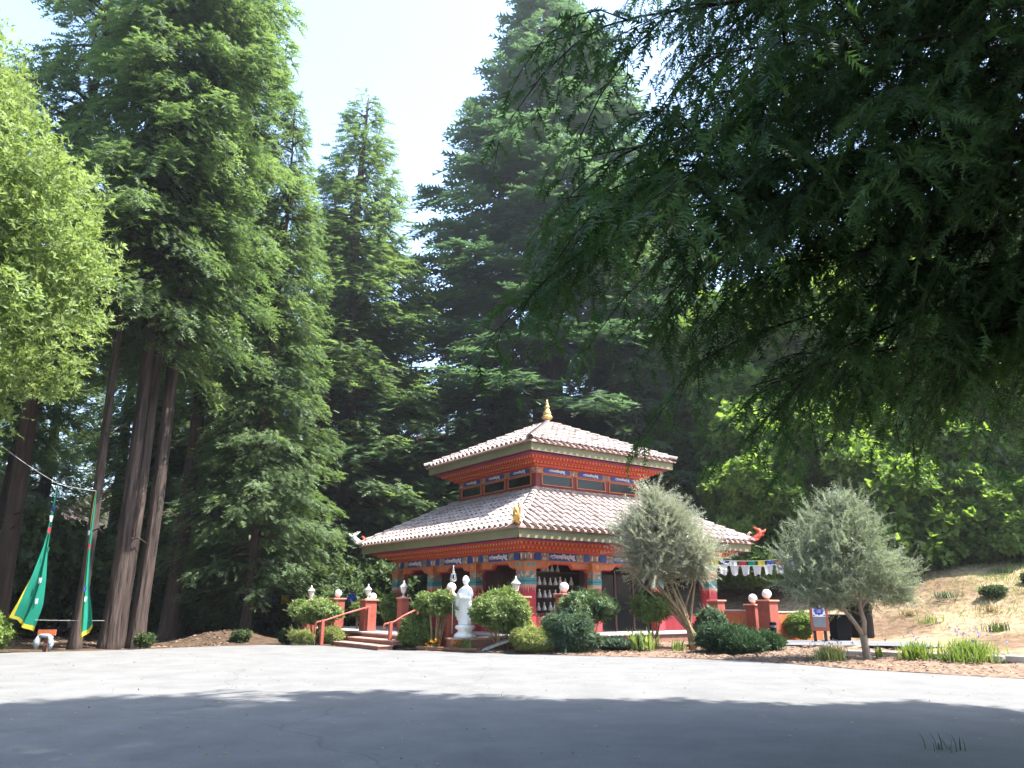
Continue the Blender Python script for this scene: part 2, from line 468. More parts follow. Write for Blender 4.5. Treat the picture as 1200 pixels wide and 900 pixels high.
def scatter_mixed(tmpls, pos, xd, zd, sc, tone, rng):
    k = rng.integers(0, len(tmpls), len(pos))
    out = []
    for i, (tv, tt) in enumerate(tmpls):
        q = k == i
        if q.any(): out.append(scatter(tv, tt, pos[q], xd[q], zd[q], sc[q], tone[q]))
    return merge(out)

# ------------------------------------------------------------------ tree makers
def redwood_crown(name, seed, H, Rr, clear, nb, m, dens=3.2, droop=0.30, low=0.5, spray=0.62, lean=(0, 0), pw=.72, lo=.55):
    rng = np.random.default_rng(seed)
    u = np.sort(rng.random(nb) ** 1.0)
    z0 = clear * H
    z = z0 + (H * 0.995 - z0) * u
    fr = (z - z0) / (H - z0)
    L = Rr * np.clip(1.02 - fr, 0.0, 1) ** pw * rng.uniform(lo, 1.08, nb) * np.minimum(1, low + fr / 0.16) + 0.25
    az = rng.uniform(0, 2 * PI, nb)
    el = -0.12 + 0.65 * fr ** 1.5 + rng.uniform(-.12, .12, nb)
    ns = np.maximum(9, (L * L * dens * 1.2 + L * dens * 3).astype(int))
    bi = np.repeat(np.arange(nb), ns)
    n = len(bi)
    t = 0.18 + 0.84 * rng.random(n) ** 0.75
    l = L[bi]; ca, sa = np.cos(az[bi]), np.sin(az[bi])
    zz = z[bi] + l * (np.tan(el[bi]) * t - droop * t * t + 0.10 * t ** 4)
    latw = (0.30 * l * (1.05 - t) + 0.20)
    lat = rng.uniform(-1, 1, n) * latw
    r = l * t
    x = ca * r - sa * lat; y = sa * r + ca * lat
    zz = zz - 0.25 * np.abs(lat) + rng.normal(0, .16, n) - .12 * rng.exponential(1, n)
    tw = z[bi] / H
    pos = np.stack([x + lean[0] * tw * H, y + lean[1] * tw * H, zz], 1)
    side = lat / latw
    xd = np.stack([ca - sa * side * .9, sa + ca * side * .9, -0.25 - 0.3 * rng.random(n)], 1) + rng.normal(0, .25, (n, 3))
    zd = np.stack([rng.normal(0, .32, n) + ca * .25, rng.normal(0, .32, n) + sa * .25, np.ones(n)], 1)
    sc = spray * rng.uniform(.6, 1.25, n) * (0.75 + 0.25 * np.minimum(1, l / 2))
    bt = rng.random(nb)
    tone = np.clip(0.55 * bt[bi] + 0.25 * rng.random(n) + 0.35 * np.clip(t - .5, 0, 1), 0, 1)
    V, T, tn = scatter_mixed(FEATHERS_FAR, pos, xd, zd, sc, tone, rng)
    return tri_mesh(name, V, T, tn, m), (z, az, L, el)

def redwood_trunk(name, seed, H, r0, branches, m='bark', n=18, lean=(0, 0), bare=0, twin=False):
    rng = random.Random(seed)
    b = MB()
    hs = [0, 0.15, 0.4, 0.9, 1.8] + [1.8 + (H - 1.8) * k / 14 for k in range(1, 15)]
    def stem(dx, dy, top, rr):
        pts = [(dx + lean[0] * h + 0.10 * math.sin(h * .35 + seed), dy + lean[1] * h + 0.08 * math.sin(h * .27 + 2 * seed), h - (0.25 if h == 0 else 0)) for h in hs if h <= top]
        rad = [max(0.03, rr * ((1 - h / (H * 1.02)) ** 0.85 + 0.45 * math.exp(-h / 0.45))) for h in hs if h <= top]
        b.tube(pts, rad, n + 14, True, 0.055, 8)
    stem(0, 0, H, r0)
    if twin: stem(r0 * 2.0, r0 * .9, H * .72, r0 * .85)
    if branches:
        z, az, L, el = branches
        step = max(1, len(z) // 90)
        for i in range(0, len(z), step):
            l = L[i] * .9
            pts = []
            for t in (0, .3, .6, .9):
                pts.append((math.cos(az[i]) * l * t + lean[0] * z[i], math.sin(az[i]) * l * t + lean[1] * z[i], z[i] + l * (math.tan(el[i]) * t - .3 * t * t)))
            b.tube(pts, [0.05 + .012 * l, .035 + .006 * l, .025, .01], 5, False)
    for k in range(bare):          # dead snags on the bare trunk
        h = rng.uniform(2.5, 8); a = rng.uniform(0, 2 * PI); l = rng.uniform(.3, .9)
        b.tube([(lean[0] * h, lean[1] * h, h), (math.cos(a) * (r0 + l * .5), math.sin(a) * (r0 + l * .5), h + .1), (math.cos(a) * (r0 + l), math.sin(a) * (r0 + l), h - .05)], [.04, .025, .008], 5, False)
    return b.mesh(name, m, smooth=True)

def lobed_crown(name, seed, lobes, n, leaf, m, tmpls=None, fill=0.3, up=0.45, jit=0.5, shape=0.9, shoots=0, shoot_l=.4):
    """leaves spread through the volume of several uneven lobes, most of them near the outside"""
    rng = np.random.default_rng(seed)
    tmpls = tmpls or TUFTS
    lob = np.array(lobes, float)                 # cx cy cz rx ry rz
    w = (lob[:, 3] * lob[:, 4] + lob[:, 3] * lob[:, 5]); w /= w.sum()
    k = rng.choice(len(lob), n, p=w)
    d = nrm(rng.normal(0, 1, (n, 3)))
    r = np.where(rng.random(n) < fill, rng.random(n) ** .5 * .85, rng.uniform(.80, 1.05, n))
    # clumps: bumps over the surface
    fq = np.stack([np.sin(d[:, 0] * 7 + k * 1.7 + 3 * d[:, 1]), np.sin(d[:, 1] * 8 + k * 2.3 + 4 * d[:, 2]), np.sin(d[:, 2] * 7 + k * .7 + 3 * d[:, 0])], 1).sum(1) / 3
    r = r * (1 + 0.16 * fq * shape)
    pos = lob[k, :3] + d * lob[k, 3:] * r[:, None]
    q = rng.random(n) < 0.94
    pos, d, k, fq, r = pos[q], d[q], k[q], fq[q], r[q]
    n = len(pos)
    zd = nrm(d * np.array([1, 1, .8]) + np.array([0, 0, up]) + rng.normal(0, jit, (n, 3)))
    xd = nrm(np.cross(zd, rng.normal(0, 1, (n, 3))))
    sc = leaf * rng.uniform(.65, 1.3, n)
    tone = np.clip(.35 + .28 * fq + rng.normal(0, .2, n) + .2 * (rng.random(len(lob))[k] - .5), 0, 1)
    sets = [scatter_mixed(tmpls, pos, xd, zd, sc, tone, rng)]
    if shoots:                                    # long twigs that break the outline
        q = rng.choice(np.where(r > .7)[0], shoots)
        xo = nrm(d[q] * np.array([1, 1, .7]) + np.array([0, 0, .45]) + rng.normal(0, .3, (shoots, 3)))
        zo = rng.normal(0, 1, (shoots, 3)) + np.array([0, 0, .6])
        sets.append(scatter_mixed(SHOOTS, pos[q], xo, zo, shoot_l * rng.uniform(.4, 1.2, shoots), np.clip(tone[q] + .15, 0, 1), rng))
    V, T, tn = merge(sets)
    return tri_mesh(name, V, T, tn, m)

def limbs(name, seed, base, targets, r0, m, fork=0.35, n=8, wig=0.12):
    """trunk that forks into limbs that run up into the crown"""
    rng = random.Random(seed)
    b = MB()
    base = Vector(base)
    mid = sum((Vector(t) for t in targets), Vector()) / len(targets)
    fk = base.lerp(mid, fork); fk.x += rng.uniform(-.1, .1)
    b.tube([base - Vector((0, 0, .15)), base + Vector((0, 0, .02)), base.lerp(fk, .25) + Vector((rng.uniform(-wig, wig) * .4, 0, 0)), base.lerp(fk, .6) + Vector((rng.uniform(-wig, wig) * .4, 0, 0)), fk], [r0 * 1.5, r0 * 1.25, r0, r0 * .92, r0 * .8], n + 2)
    for t in targets:
        t = Vector(t)
        p = [fk - (fk - base).normalized() * r0 * .5]
        for s in (.3, .6, .85, 1):
            q = fk.lerp(t, s); q += Vector((rng.uniform(-wig, wig), rng.uniform(-wig, wig), .25 * wig + (t - fk).length * .10 * math.sin(s * PI)))
            p.append(q)
        b.tube(p, [r0 * .7, r0 * .5, r0 * .36, r0 * .22, r0 * .08], n)
    return b.mesh(name, m, smooth=True)

# ------------------------------------------------------------------ the setting
def sstep(a, b, x):
    t = np.clip((x - a) / (b - a), 0, 1); return t * t * (3 - 2 * t)

def terrain_h(x, y):
    x = np.asarray(x, float); y = np.asarray(y, float)
    s = (x - 11) * .6 + (y - 23) * .8
    h = 0.30 * np.where(s > 0, np.sqrt(s * s + 1) - 1, 0) + 0.16 * np.maximum(0, s - 11)
    h = np.minimum(h, 26 + .05 * np.maximum(0, s))
    h = h + 0.13 * np.clip(x - 9.3, 0, 6) * sstep(12, 17, y)
    h = h + 0.36 * np.exp(-((x + 9.0) ** 2 + (y - 25.5) ** 2) / 1.6)
    n = .05 * np.sin(x * 1.3 + 2 * np.sin(y * .7)) * np.cos(y * 1.1) + .03 * np.sin(x * 3.1 + y * 2.3)
    return -0.06 + h + n * sstep(20, 26, y + .35 * np.abs(x)) * .8

ax = np.concatenate([-np.geomspace(700, 40, 16), np.linspace(-38, 46, 150), np.geomspace(49, 700, 16)])
ay = np.concatenate([-np.geomspace(500, 30, 8), np.linspace(-25, 8, 14), np.linspace(9, 70, 120), np.geomspace(73, 800, 18)])
gx, gy = np.meshgrid(ax, ay)
gz = terrain_h(gx, gy)
nx, ny = len(ax), len(ay)
gv = np.stack([gx, gy, gz], -1).reshape(-1, 3)
ii = np.arange(nx * ny).reshape(ny, nx)
gf = np.stack([ii[:-1, :-1], ii[:-1, 1:], ii[1:, 1:], ii[1:, :-1]], -1).reshape(-1, 4)

def ground_mat():
    m, nt, N, Lk, p = _m('forest_ground')
    tc = N.new("ShaderNodeTexCoord")
    n1 = N.new("ShaderNodeTexNoise"); n1.inputs['Scale'].default_value = .35; n1.inputs['Detail'].default_value = 8
    n2 = N.new("ShaderNodeTexNoise"); n2.inputs['Scale'].default_value = 5; n2.inputs['Detail'].default_value = 8
    Lk.new(tc.outputs['Object'], n1.inputs['Vector']); Lk.new(tc.outputs['Object'], n2.inputs['Vector'])
    ra = N.new("ShaderNodeValToRGB")
    e = ra.color_ramp.elements
    e[0].position = .38; e[0].color = (.17, .115, .075, 1)
    e[1].position = .62; e[1].color = (.33, .255, .155, 1)
    x = ra.color_ramp.elements.new(.5); x.color = (.265, .195, .125, 1)
    Lk.new(n1.outputs['Fac'], ra.inputs['Fac'])
    r2 = N.new("ShaderNodeValToRGB")
    r2.color_ramp.elements[0].color = (.55, .55, .55, 1); r2.color_ramp.elements[0].position = .3
    r2.color_ramp.elements[1].color = (1.3, 1.25, 1.15, 1); r2.color_ramp.elements[1].position = .7
    Lk.new(n2.outputs['Fac'], r2.inputs['Fac'])
    mx = N.new("ShaderNodeMix"); mx.data_type = 'RGBA'; mx.blend_type = 'MULTIPLY'; mx.inputs[0].default_value = 1
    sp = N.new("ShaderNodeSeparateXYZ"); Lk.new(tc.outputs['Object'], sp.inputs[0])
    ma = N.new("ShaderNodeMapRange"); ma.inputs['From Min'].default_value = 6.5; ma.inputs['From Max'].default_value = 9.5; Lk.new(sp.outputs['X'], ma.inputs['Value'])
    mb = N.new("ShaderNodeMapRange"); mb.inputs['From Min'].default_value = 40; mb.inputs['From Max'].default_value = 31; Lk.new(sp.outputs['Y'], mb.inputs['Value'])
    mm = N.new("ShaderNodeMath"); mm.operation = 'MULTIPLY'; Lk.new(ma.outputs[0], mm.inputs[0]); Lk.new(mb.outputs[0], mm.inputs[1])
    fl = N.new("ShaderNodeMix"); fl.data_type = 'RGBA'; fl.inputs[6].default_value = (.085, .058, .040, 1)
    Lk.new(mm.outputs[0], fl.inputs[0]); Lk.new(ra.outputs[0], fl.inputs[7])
    Lk.new(fl.outputs[2], mx.inputs[6]); Lk.new(r2.outputs[0], mx.inputs[7]); Lk.new(mx.outputs[2], p.inputs['Base Color'])
    p.inputs['Roughness'].default_value = .95; p.inputs['Specular IOR Level'].default_value = .1
    bu = N.new("ShaderNodeBump"); bu.inputs['Strength'].default_value = .8; bu.inputs['Distance'].default_value = .08
    Lk.new(n2.outputs['Fac'], bu.inputs['Height']); Lk.new(bu.outputs[0], p.inputs['Normal'])
    return m
M['ground'] = ground_mat()
me = bpy.data.meshes.new('ground'); me.from_pydata(gv.tolist(), [], gf.tolist()); me.materials.append(M['ground'])
me.polygons.foreach_set('use_smooth', [True] * len(me.polygons))
link('ground', me, kind='structure', label='brown forest floor rising into a dry hillside behind the pavilion', cat='ground')

def dense(line, step, rng=None, jit=0.0):
    out = []
    for (x0, y0), (x1, y1) in zip(line[:-1], line[1:]):
        n = max(1, int(math.hypot(x1 - x0, y1 - y0) / step))
        for k in range(n):
            t = k / n; j = (rng.uniform(-jit, jit) if rng else 0)
            out.append((x0 + (x1 - x0) * t, y0 + (y1 - y0) * t + j))
    out.append(line[-1]); return out

rr = random.Random(4)
EDGE = [(-40, 11.5), (-24, 14.2), (-16, 17), (-12.2, 18.9), (-9.84, 20.3), (-8.4, 21.9), (-7.0, 22.95), (-5.6, 22.85), (-4.9, 22.1), (-3.1, 20.75), (-2.2, 20.45), (-1.1, 19.85), (0, 19.35), (2.0, 18.68), (3.84, 18.04), (5.19, 17.43), (6.0, 16.2), (6.55, 15.3), (8.57, 13.47), (12, 11), (22, 6)]
edge = dense(EDGE, .22, rr, .035)
outline = edge + [(22, -40), (-40, -40)]
bm = bmesh.new()
vs = [bm.verts.new((x, y, 0.0)) for x, y in outline]
f = bm.faces.new(vs)
if f.normal.z < 0: f.normal_flip()
ex = bmesh.ops.extrude_face_region(bm, geom=[f])
for g in ex['geom']:
    if isinstance(g, bmesh.types.BMVert): g.co.z -= 0.25
bmesh.ops.triangulate(bm, faces=bm.faces)
bmesh.ops.recalc_face_normals(bm, faces=bm.faces)
me = bpy.data.meshes.new('pavement'); bm.to_mesh(me); bm.free(); me.materials.append(M['asphalt'])
link('pavement', me, kind='structure', label='pale asphalt car park in front of the pavilion', cat='pavement')

def strip(name, a, b, m, z0, z1, nu, nv, noise=.02, seed=0, label=None, cat=None):
    """a sheet between two lines"""
    r = np.random.default_rng(seed)
    def resample(l, n):
        l = np.array(l, float); d = np.r_[0, np.cumsum(np.hypot(*np.diff(l, axis=0).T))]
        q = np.linspace(0, d[-1], n); return np.stack([np.interp(q, d, l[:, 0]), np.interp(q, d, l[:, 1])], 1)
    A, B = resample(a, nu), resample(b, nu)
    v = []
    for j in range(nv):
        t = j / (nv - 1)
        P = A * (1 - t) + B * t
        z = z0 + (z1 - z0) * t + r.normal(0, noise, nu) * (0.2 if j in (0,) else 1)
        v += np.c_[P, z].tolist()
    f = [(j * nu + i, j * nu + i + 1, (j + 1) * nu + i + 1, (j + 1) * nu + i) for j in range(nv - 1) for i in range(nu - 1)]
    me = bpy.data.meshes.new(name); me.from_pydata(v, [], f); me.materials.append(M[m])
    me.polygons.foreach_set('use_smooth', [True] * len(me.polygons))
    return link(name, me, kind='structure', label=label, cat=cat)

bed_front = [(-3.0, 20.72), (-2.2, 20.47), (-1.1, 19.87), (0, 19.37), (2.0, 18.70), (3.84, 18.06), (5.19, 17.45), (6.0, 16.22), (6.55, 15.32), (8.57, 13.49), (12, 11.02), (16, 9.0)]
bed_back = [(-2.6, 22.4), (-1.5, 22.0), (0.0, 21.4), (1.2, 21.6), (3.0, 22.6), (5.2, 23.4), (6.7, 22.0), (8.2, 21.2), (9.3, 19.6), (10.3, 18.2), (11.5, 16.2), (18, 12.5)]
strip('mulch_bed', bed_front, bed_back, 'mulch', 0.006, 0.13, 150, 16, .018, 3, 'brown mulch planting bed along the edge of the car park', 'planting bed')
strip('path', [(5.6, 21.2), (7.4, 20.75), (9.6, 20.6), (12.5, 19.2)], [(5.4, 23.6), (7.4, 22.6), (9.4, 22.6), (13.5, 21.0)], 'path', .16, .20, 24, 4, .002, 5, 'grey concrete path in front of the low orange wall', 'path')

# wood chips and dry leaves
def flakes(name, seed, pts, size, m, label, cat):
    rng = np.random.default_rng(seed)
    n = len(pts)
    tv = np.array([(-.5, -.25, 0), (.5, -.3, .06), (.55, .25, 0), (-.45, .3, .1)], float); tt = np.array([(0, 1, 2), (0, 2, 3)])
    xd = np.c_[rng.normal(0, 1, (n, 2)), rng.normal(0, .15, n)]
    zd = np.c_[rng.normal(0, .25, (n, 2)), np.ones(n)]
    V, T, tn = scatter(tv, tt, pts, xd, zd, size * rng.uniform(.4, 1.3, n), rng.random(n))
    return link(name, tri_mesh(name, V, T, tn, m), kind='stuff', label=label, cat=cat)
rng = np.random.default_rng(9)
n = 9000
u = rng.random(n); t = rng.random(n) ** 1.2
BF, BB = np.array(bed_front), np.array(bed_back)
k = u * (len(BF) - 1); k0 = np.minimum(k.astype(int), len(BF) - 2); fk = (k - k0)[:, None]
pa = BF[k0] * (1 - fk) + BF[k0 + 1] * fk; pb = BB[k0] * (1 - fk) + BB[k0 + 1] * fk
pp = pa * (1 - t[:, None]) + pb * t[:, None]
flakes('wood_chips', 1, np.c_[pp, .02 + .124 * t + .012], .06, 'leaf_chip', 'scattered pale wood chips on the mulch bed', 'wood chips')
n = 1100
px = rng.uniform(-12, 9, n); py = 6.3 + 12.5 * rng.random(n)
flakes('leaf_litter', 2, np.c_[px, py, np.full(n, .006)], .032, 'leaf_dry', 'small fallen leaves scattered over the car park', 'leaf litter')

# ------------------------------------------------------------------ pavilion frame of reference
CX, CY, YAW = 1.3198, 27.3119, 0.620076
cw, sw = math.cos(YAW), math.sin(YAW)
def W(x, y, z=0.0): return (CX + x * cw - y * sw, CY + x * sw + y * cw, z)
FL = 0.36                                    # terrace level

# terrace with landing
b = MB()
TB = 4.9
outl = [(-TB, -TB), (TB + .6, -TB), (TB + .6, TB), (-6.9, TB), (-6.9, 2.4), (-6.9, -2.75), (-TB, -2.75)]
b.prism(outl, (0, 0, -.2), (1, 0, 0), (0, 1, 0), (0, 0, 1), FL - .06 + .2)
ter = b.build('terrace', 'riser', None, loc=(CX, CY, 0), rz=YAW, kind='structure', label='raised terrace with red painted edge under the pavilion', cat='terrace')
b = MB(); b.prism([(-TB - .05, -TB - .05), (TB + .65, -TB - .05), (TB + .65, TB), (-6.95, TB), (-6.95, -2.8), (-TB - .05, -2.8)], (0, 0, FL - .06), (1, 0, 0), (0, 1, 0), (0, 0, 1), .06)
b.build('paving_slab', 'concrete', ter, bevel=.008)

# ------------------------------------------------------------------ the pavilion
pav = thing('pavilion', 'two tiered red and orange temple pavilion with curved clay tile roofs', 'pavilion', (CX, CY, 0), YAW)
SIDES = [(Vector((1, 0, 0)), Vector((0, -1, 0))), (Vector((0, -1, 0)), Vector((-1, 0, 0))), (Vector((-1, 0, 0)), Vector((0, 1, 0))), (Vector((0, 1, 0)), Vector((1, 0, 0)))]
UP = Vector((0, 0, 1))
rng_t = random.Random(11)

def tile_mesh(name, L, r0, r1):
    b = MB(); n = 5
    vs = []
    for x, r in ((0, r0), (L, r1)):
        for rr2 in (r, r - .022):
            for k in range(n + 1):
                a = PI * k / n; vs.append((x, rr2 * math.cos(a), rr2 * math.sin(a) * 1.05))
    m = n + 1; fs = []
    for k in range(n):
        fs.append((k, k + 1, 2 * m + k + 1, 2 * m + k)); fs.append((m + k, 3 * m + k, 3 * m + k + 1, m + k + 1))
        fs.append((k, m + k, m + k + 1, k + 1)); fs.append((2 * m + k, 2 * m + k + 1, 3 * m + k + 1, 3 * m + k))
    b.add(vs, fs)
    return b.mesh(name, 'tile', smooth=False)
TILE = tile_mesh('roof_tile', .40, .092, .076)
TILE_V = [Vector(v.co) for v in TILE.vertices]; TILE_F = [tuple(p.vertices) for p in TILE.polygons]

def roof(name, a_e, z_e, a_t, z_t, sp, part_sides, part_limit, course=.325):
    """hip roof: deck of pan tiles with rows of cover tiles laid on it"""
    slope = (z_t - z_e) / (a_e - a_t)
    # pan deck: corrugated sheet on each side
    deck = MB(); tiles_stuff = MB(); placed = []
    sl = math.sqrt(1 + slope * slope)
    for si, (ux, nn) in enumerate(SIDES):
        inn = -nn
        d = (inn + UP * slope) / sl          # up the slope
        nl = d.cross(ux); nl = nl if nl.z > 0 else -nl
        n_col = int(round(2 * a_e / sp))
        for c in range(n_col):
            off = (c + .5) * (2 * a_e / n_col) - a_e
            run = a_e - max(abs(off), a_t)                   # horizontal run until hip or wall
            nc = int(run * sl / course + .35)
            for q in range(max(0, nc)):
                s0 = q * course - .05
                if s0 + .12 > run * sl: continue
                o = nn * a_e + ux * off + UP * z_e + d * s0 + nl * (.020 + .018 * rng_t.random())
                yaw_j = rng_t.uniform(-.05, .05)
                dd = (d + ux * yaw_j - nl * 0.045).normalized()
                uu = (ux - dd * ux.dot(dd)).normalized(); ww = dd.cross(uu)
                if ww.z < 0: uu = -uu; ww = dd.cross(uu)
                placed.append((si, q, Matrix(((dd.x, uu.x, ww.x, o.x), (dd.y, uu.y, ww.y, o.y), (dd.z, uu.z, ww.z, o.z), (0, 0, 0, 1)))))
        e0, e1 = nn * a_e - ux * a_e + UP * (z_e - .01), nn * a_e + ux * a_e + UP * (z_e - .01)
        t0, t1 = nn * a_t - ux * a_t + UP * (z_t - .01), nn * a_t + ux * a_t + UP * (z_t - .01)
        deck.add([e0, e1, t1, t0], [(0, 1, 2, 3)])
        th = Vector((0, 0, -.05))
        deck.add([e0 + th, e1 + th, e1, e0], [(0, 1, 2, 3)])
    rf = deck.build(name, 'tile_pan', pav)
    n_parts = 0
    for si, q, mtx in placed:
        if si in part_sides and n_parts < part_limit:
            o = link('roof_tile', TILE, rf); o.matrix_local = mtx; n_parts += 1
        else:
            tiles_stuff.add([mtx @ v for v in TILE_V], TILE_F)
    ts = tiles_stuff.build('roof_tiles', 'tile', rf, kind='stuff')
    # hip ridges
    for sx, sy in ((-1, -1), (1, -1), (-1, 1), (1, 1)):
        A = Vector((sx * (a_e + .03), sy * (a_e + .03), z_e + .05)); B = Vector((sx * a_t, sy * a_t, z_t + .03))
        hb = MB(); L = (B - A).length; n = max(2, int(L / .36)); d = (B - A) / L
        u = d.cross(UP).normalized(); w = u.cross(d)
        if w.z < 0: w = -w
        for k in range(n):
            o = A + d * (k * L / n); dd = (d - w * .05).normalized()
            mt = Matrix(((dd.x, u.x, w.x, o.x), (dd.y, u.y, w.y, o.y), (dd.z, u.z, w.z, o.z), (0, 0, 0, 1))) @ Matrix.Diagonal((L / n / .40 * 1.12, 1.35, 1.25, 1))
            hb.add([mt @ v for v in TILE_V], TILE_F)
        hb.build('hip_ridge', 'tile', rf)
    return rf

low_roof = roof('lower_roof', 5.0, 3.19, 2.36, 4.68, .268, (0,), 262)
up_roof = roof('upper_roof', 3.26, 6.06, 0.12, 7.56, .262, (0,), 36)

def fascia(a, z0, z1, parent_name):
    for ux, nn in SIDES:
        b = MB()
        # board tilts in slightly at the foot
        o = nn * a
        e = a
        b.prism([(-e, 0), (e, 0), (e - .05, -(z1 - z0)), (-e + .05, -(z1 - z0))], o + UP * z1, ux, UP - nn * 0 + nn * (0.05 / (z1 - z0)) * 0, -nn, .035)
        b.build('fascia_board', 'fascia', pav)
    for ux, nn in SIDES:      # soffit
        pass
    b = MB(); b.b2((-a + .06, -a + .06, z0 + .05), (a - .06, a - .06, z0 + .08)); b.build('soffit', 'orange_red', pav)

def ring(name, a, z0, z1, m, depth=.12):
    for i, (ux, nn) in enumerate(SIDES):
        b = MB(); e = a - (0 if i % 2 == 0 else depth)
        o = nn * (a - depth / 2) + UP * ((z0 + z1) / 2)
        dx = (abs(ux.x) * 2 * e + abs(nn.x) * depth, abs(ux.y) * 2 * e + abs(nn.y) * depth, z1 - z0)
        b.box(o, dx); b.build(name, m, pav)

def dentils(a, z0, z1, m, sp, w=.42, depth=.028):
    for ux, nn in SIDES:
        b = MB(); n = int(2 * a / sp)
        for k in range(n + 1):
            off = -a + k * 2 * a / n
            o = nn * (a + depth / 2 - .003) + ux * off + UP * z1
            h = z1 - z0; q = sp * w / 2
            # block that narrows to the foot
            vs = [o + ux * sx * (q if sz == 0 else q * .45) + nn * sn * depth / 2 + UP * (-h * sz) for sz in (0, 1) for sn in (-1, 1) for sx in (-1, 1)]
            b.add(vs, [(0, 1, 3, 2), (4, 6, 7, 5), (0, 4, 5, 1), (2, 3, 7, 6), (0, 2, 6, 4), (1, 5, 7, 3)])
        b.build('dentil_course', m, pav, kind='stuff')

def cornice(a_w, a_f, z0, z1, sp):
    """stepped bands from the wall head out to the fascia"""
    H = z1 - z0; st = (a_f - a_w)
    ring('cornice_band', a_w + st * .10, z0, z0 + H * .22, 'orange_red', .16)
    ring('cornice_band', a_w + st * .22, z0 + H * .22 + .001, z0 + H * .42, 'red', .22)
    dentils(a_w + st * .22, z0 + H * .22, z0 + H * .42, 'yellow', sp)
    ring('cornice_band', a_w + st * .40, z0 + H * .42 + .001, z0 + H * .56, 'orange_red', .25)
    ring('cornice_band', a_w + st * .55, z0 + H * .56 + .001, z0 + H * .80, 'red', .25)
    dentils(a_w + st * .55, z0 + H * .58, z0 + H * .80, 'yellow', sp)
    ring('cornice_band', a_w + st * .70, z0 + H * .80 + .001, z0 + H * .90, 'orange_red', .25)
    ring('cornice_band', a_w + st * .84, z0 + H * .90 + .001, z1, 'purple', .25)
    dentils(a_w + st * .84, z1 - .035, z1 - .002, 'crimson', sp * .9)

fascia(4.93, 2.885, 3.175, 'lower'); cornice(3.98, 4.86, 2.60, 2.885, .15)
fascia(3.19, 5.755, 6.045, 'upper'); cornice(2.42, 3.12, 5.44, 5.755, .14)

# writing for the panels
def text_mesh(body, size):
    cu = bpy.data.curves.new('script', 'FONT'); cu.body = body; cu.size = size; cu.extrude = .004
    cu.align_x = 'CENTER'; cu.align_y = 'CENTER'; cu.offset = .011; cu.resolution_u = 3
    o = bpy.data.objects.new('script', cu); C.objects.link(o)
    dg = bpy.context.evaluated_depsgraph_get(); dg.update()
    me = bpy.data.meshes.new_from_object(o.evaluated_get(dg))
    bpy.data.objects.remove(o); bpy.data.curves.remove(cu)
    me.materials.clear(); me.materials.append(M['white_paint'])
    v = np.array([q.co for q in me.vertices]); lo, hi = v.min(0), v.max(0); c = (lo + hi) / 2
    for q in me.vertices: q.co = ((q.co.x - c[0]) / (hi[0] - lo[0]), (q.co.y - c[1]) / (hi[1] - lo[1]), q.co.z)
    return me
TEXT = text_mesh('\u0913\u0902\u092e\u0923\u093f\u092a\u0926\u094d\u092e\u0947\u0939\u0942\u0902', .3)

def panel(ux, nn, off, z, w, h, a, wide=.46):
    """blue name panel with rounded ends, grey scroll blocks and white script"""
    pts = []
    r = h / 2
    for k in range(7):
        t = -PI / 2 + PI * k / 6; pts.append((w / 2 - r * .6 + r * .6 * math.cos(t), r * math.sin(t)))
    for k in range(7):
        t = PI / 2 + PI * k / 6; pts.append((-w / 2 + r * .6 + r * .6 * math.cos(t), r * math.sin(t)))
    b = MB(); o = nn * a + ux * off + UP * z
    b.prism(pts, o, ux, UP, nn, .02)
    p = b.build('name_panel', 'blue', pav)
    tw, th = w * wide, h * .86
    t = link('script', TEXT, p)
    t.matrix_local = Matrix(((ux.x * tw, 0, nn.x, o.x + nn.x * .024), (ux.y * tw, 0, nn.y, o.y + nn.y * .024), (0, th, 0, z), (0, 0, 0, 1)))
    if wide < .6:
        for s in (-1, 1):
            g = MB(); g.prism([(-w * .065, -r * .95), (w * .065, -r * .95), (w * .065, r * .95), (-w * .065, r * .95)], o + ux * s * w * .315 + nn * .0, ux, UP, nn, .026)
            g.build('scroll_block', 'grey_band', p)
    return p

# lower storey: columns, lintels, brackets
AW = 3.87
cols = [-AW + .02, -1.33, 1.33, AW - .02]
def column(x, y, corner):
    wdt = .40 if corner else .34
    b = MB(); b.b2((x - wdt / 2, y - wdt / 2, FL), (x + wdt / 2, y + wdt / 2, 2.34)); c = b.build('column', 'crimson', pav, bevel=.008)
    e = wdt / 2
    def band(nm, m, z0, z1, out):
        q = MB(); q.b2((x - e - out, y - e - out, z0), (x + e + out, y + e + out, z1)); return q.build(nm, m, c)
    band('drip_band', 'drip', 1.62, 1.70, .004)
    q = MB()
    for ux, nn in SIDES:          # painted drips that run into the red
        for k in range(5):
            o = Vector((x, y, 0)) + nn * (e + .002) + ux * ((k - 2) * wdt * .2); l = .05 + .06 * ((k * 7 + int(x * 3)) % 3)
            q.prism([(-wdt * .07, 0), (wdt * .07, 0), (0, -l)], o + UP * 1.625, ux, UP, nn, .006)
    q.build('drip_points', 'drip', c, kind='stuff')
    band('teal_band', 'teal', 1.70, 1.87, .010)
    band('blue_line', 'blue', 1.775, 1.795, .014)
    band('grey_band', 'grey_band', 1.87, 2.07, .004)
    band('orange_band', 'orange', 2.07, 2.14, .006)
    band('capital', 'orange', 2.14, 2.335, .03)
    for ux, nn in SIDES:
        for s in ((-1, 1) if corner else (0,)):
            o = Vector((x, y, 0)) + nn * (e + .03) + ux * s * wdt * .25 + UP * 2.24
            g = MB(); g.prism([(wdt * .16 * math.cos(t * PI / 4), .07 * math.sin(t * PI / 4)) for t in range(8)], o, ux, UP, nn, .008)
            g.build('lotus_medallion', 'teal' if corner else 'yellow', c)
    return c
done = set()
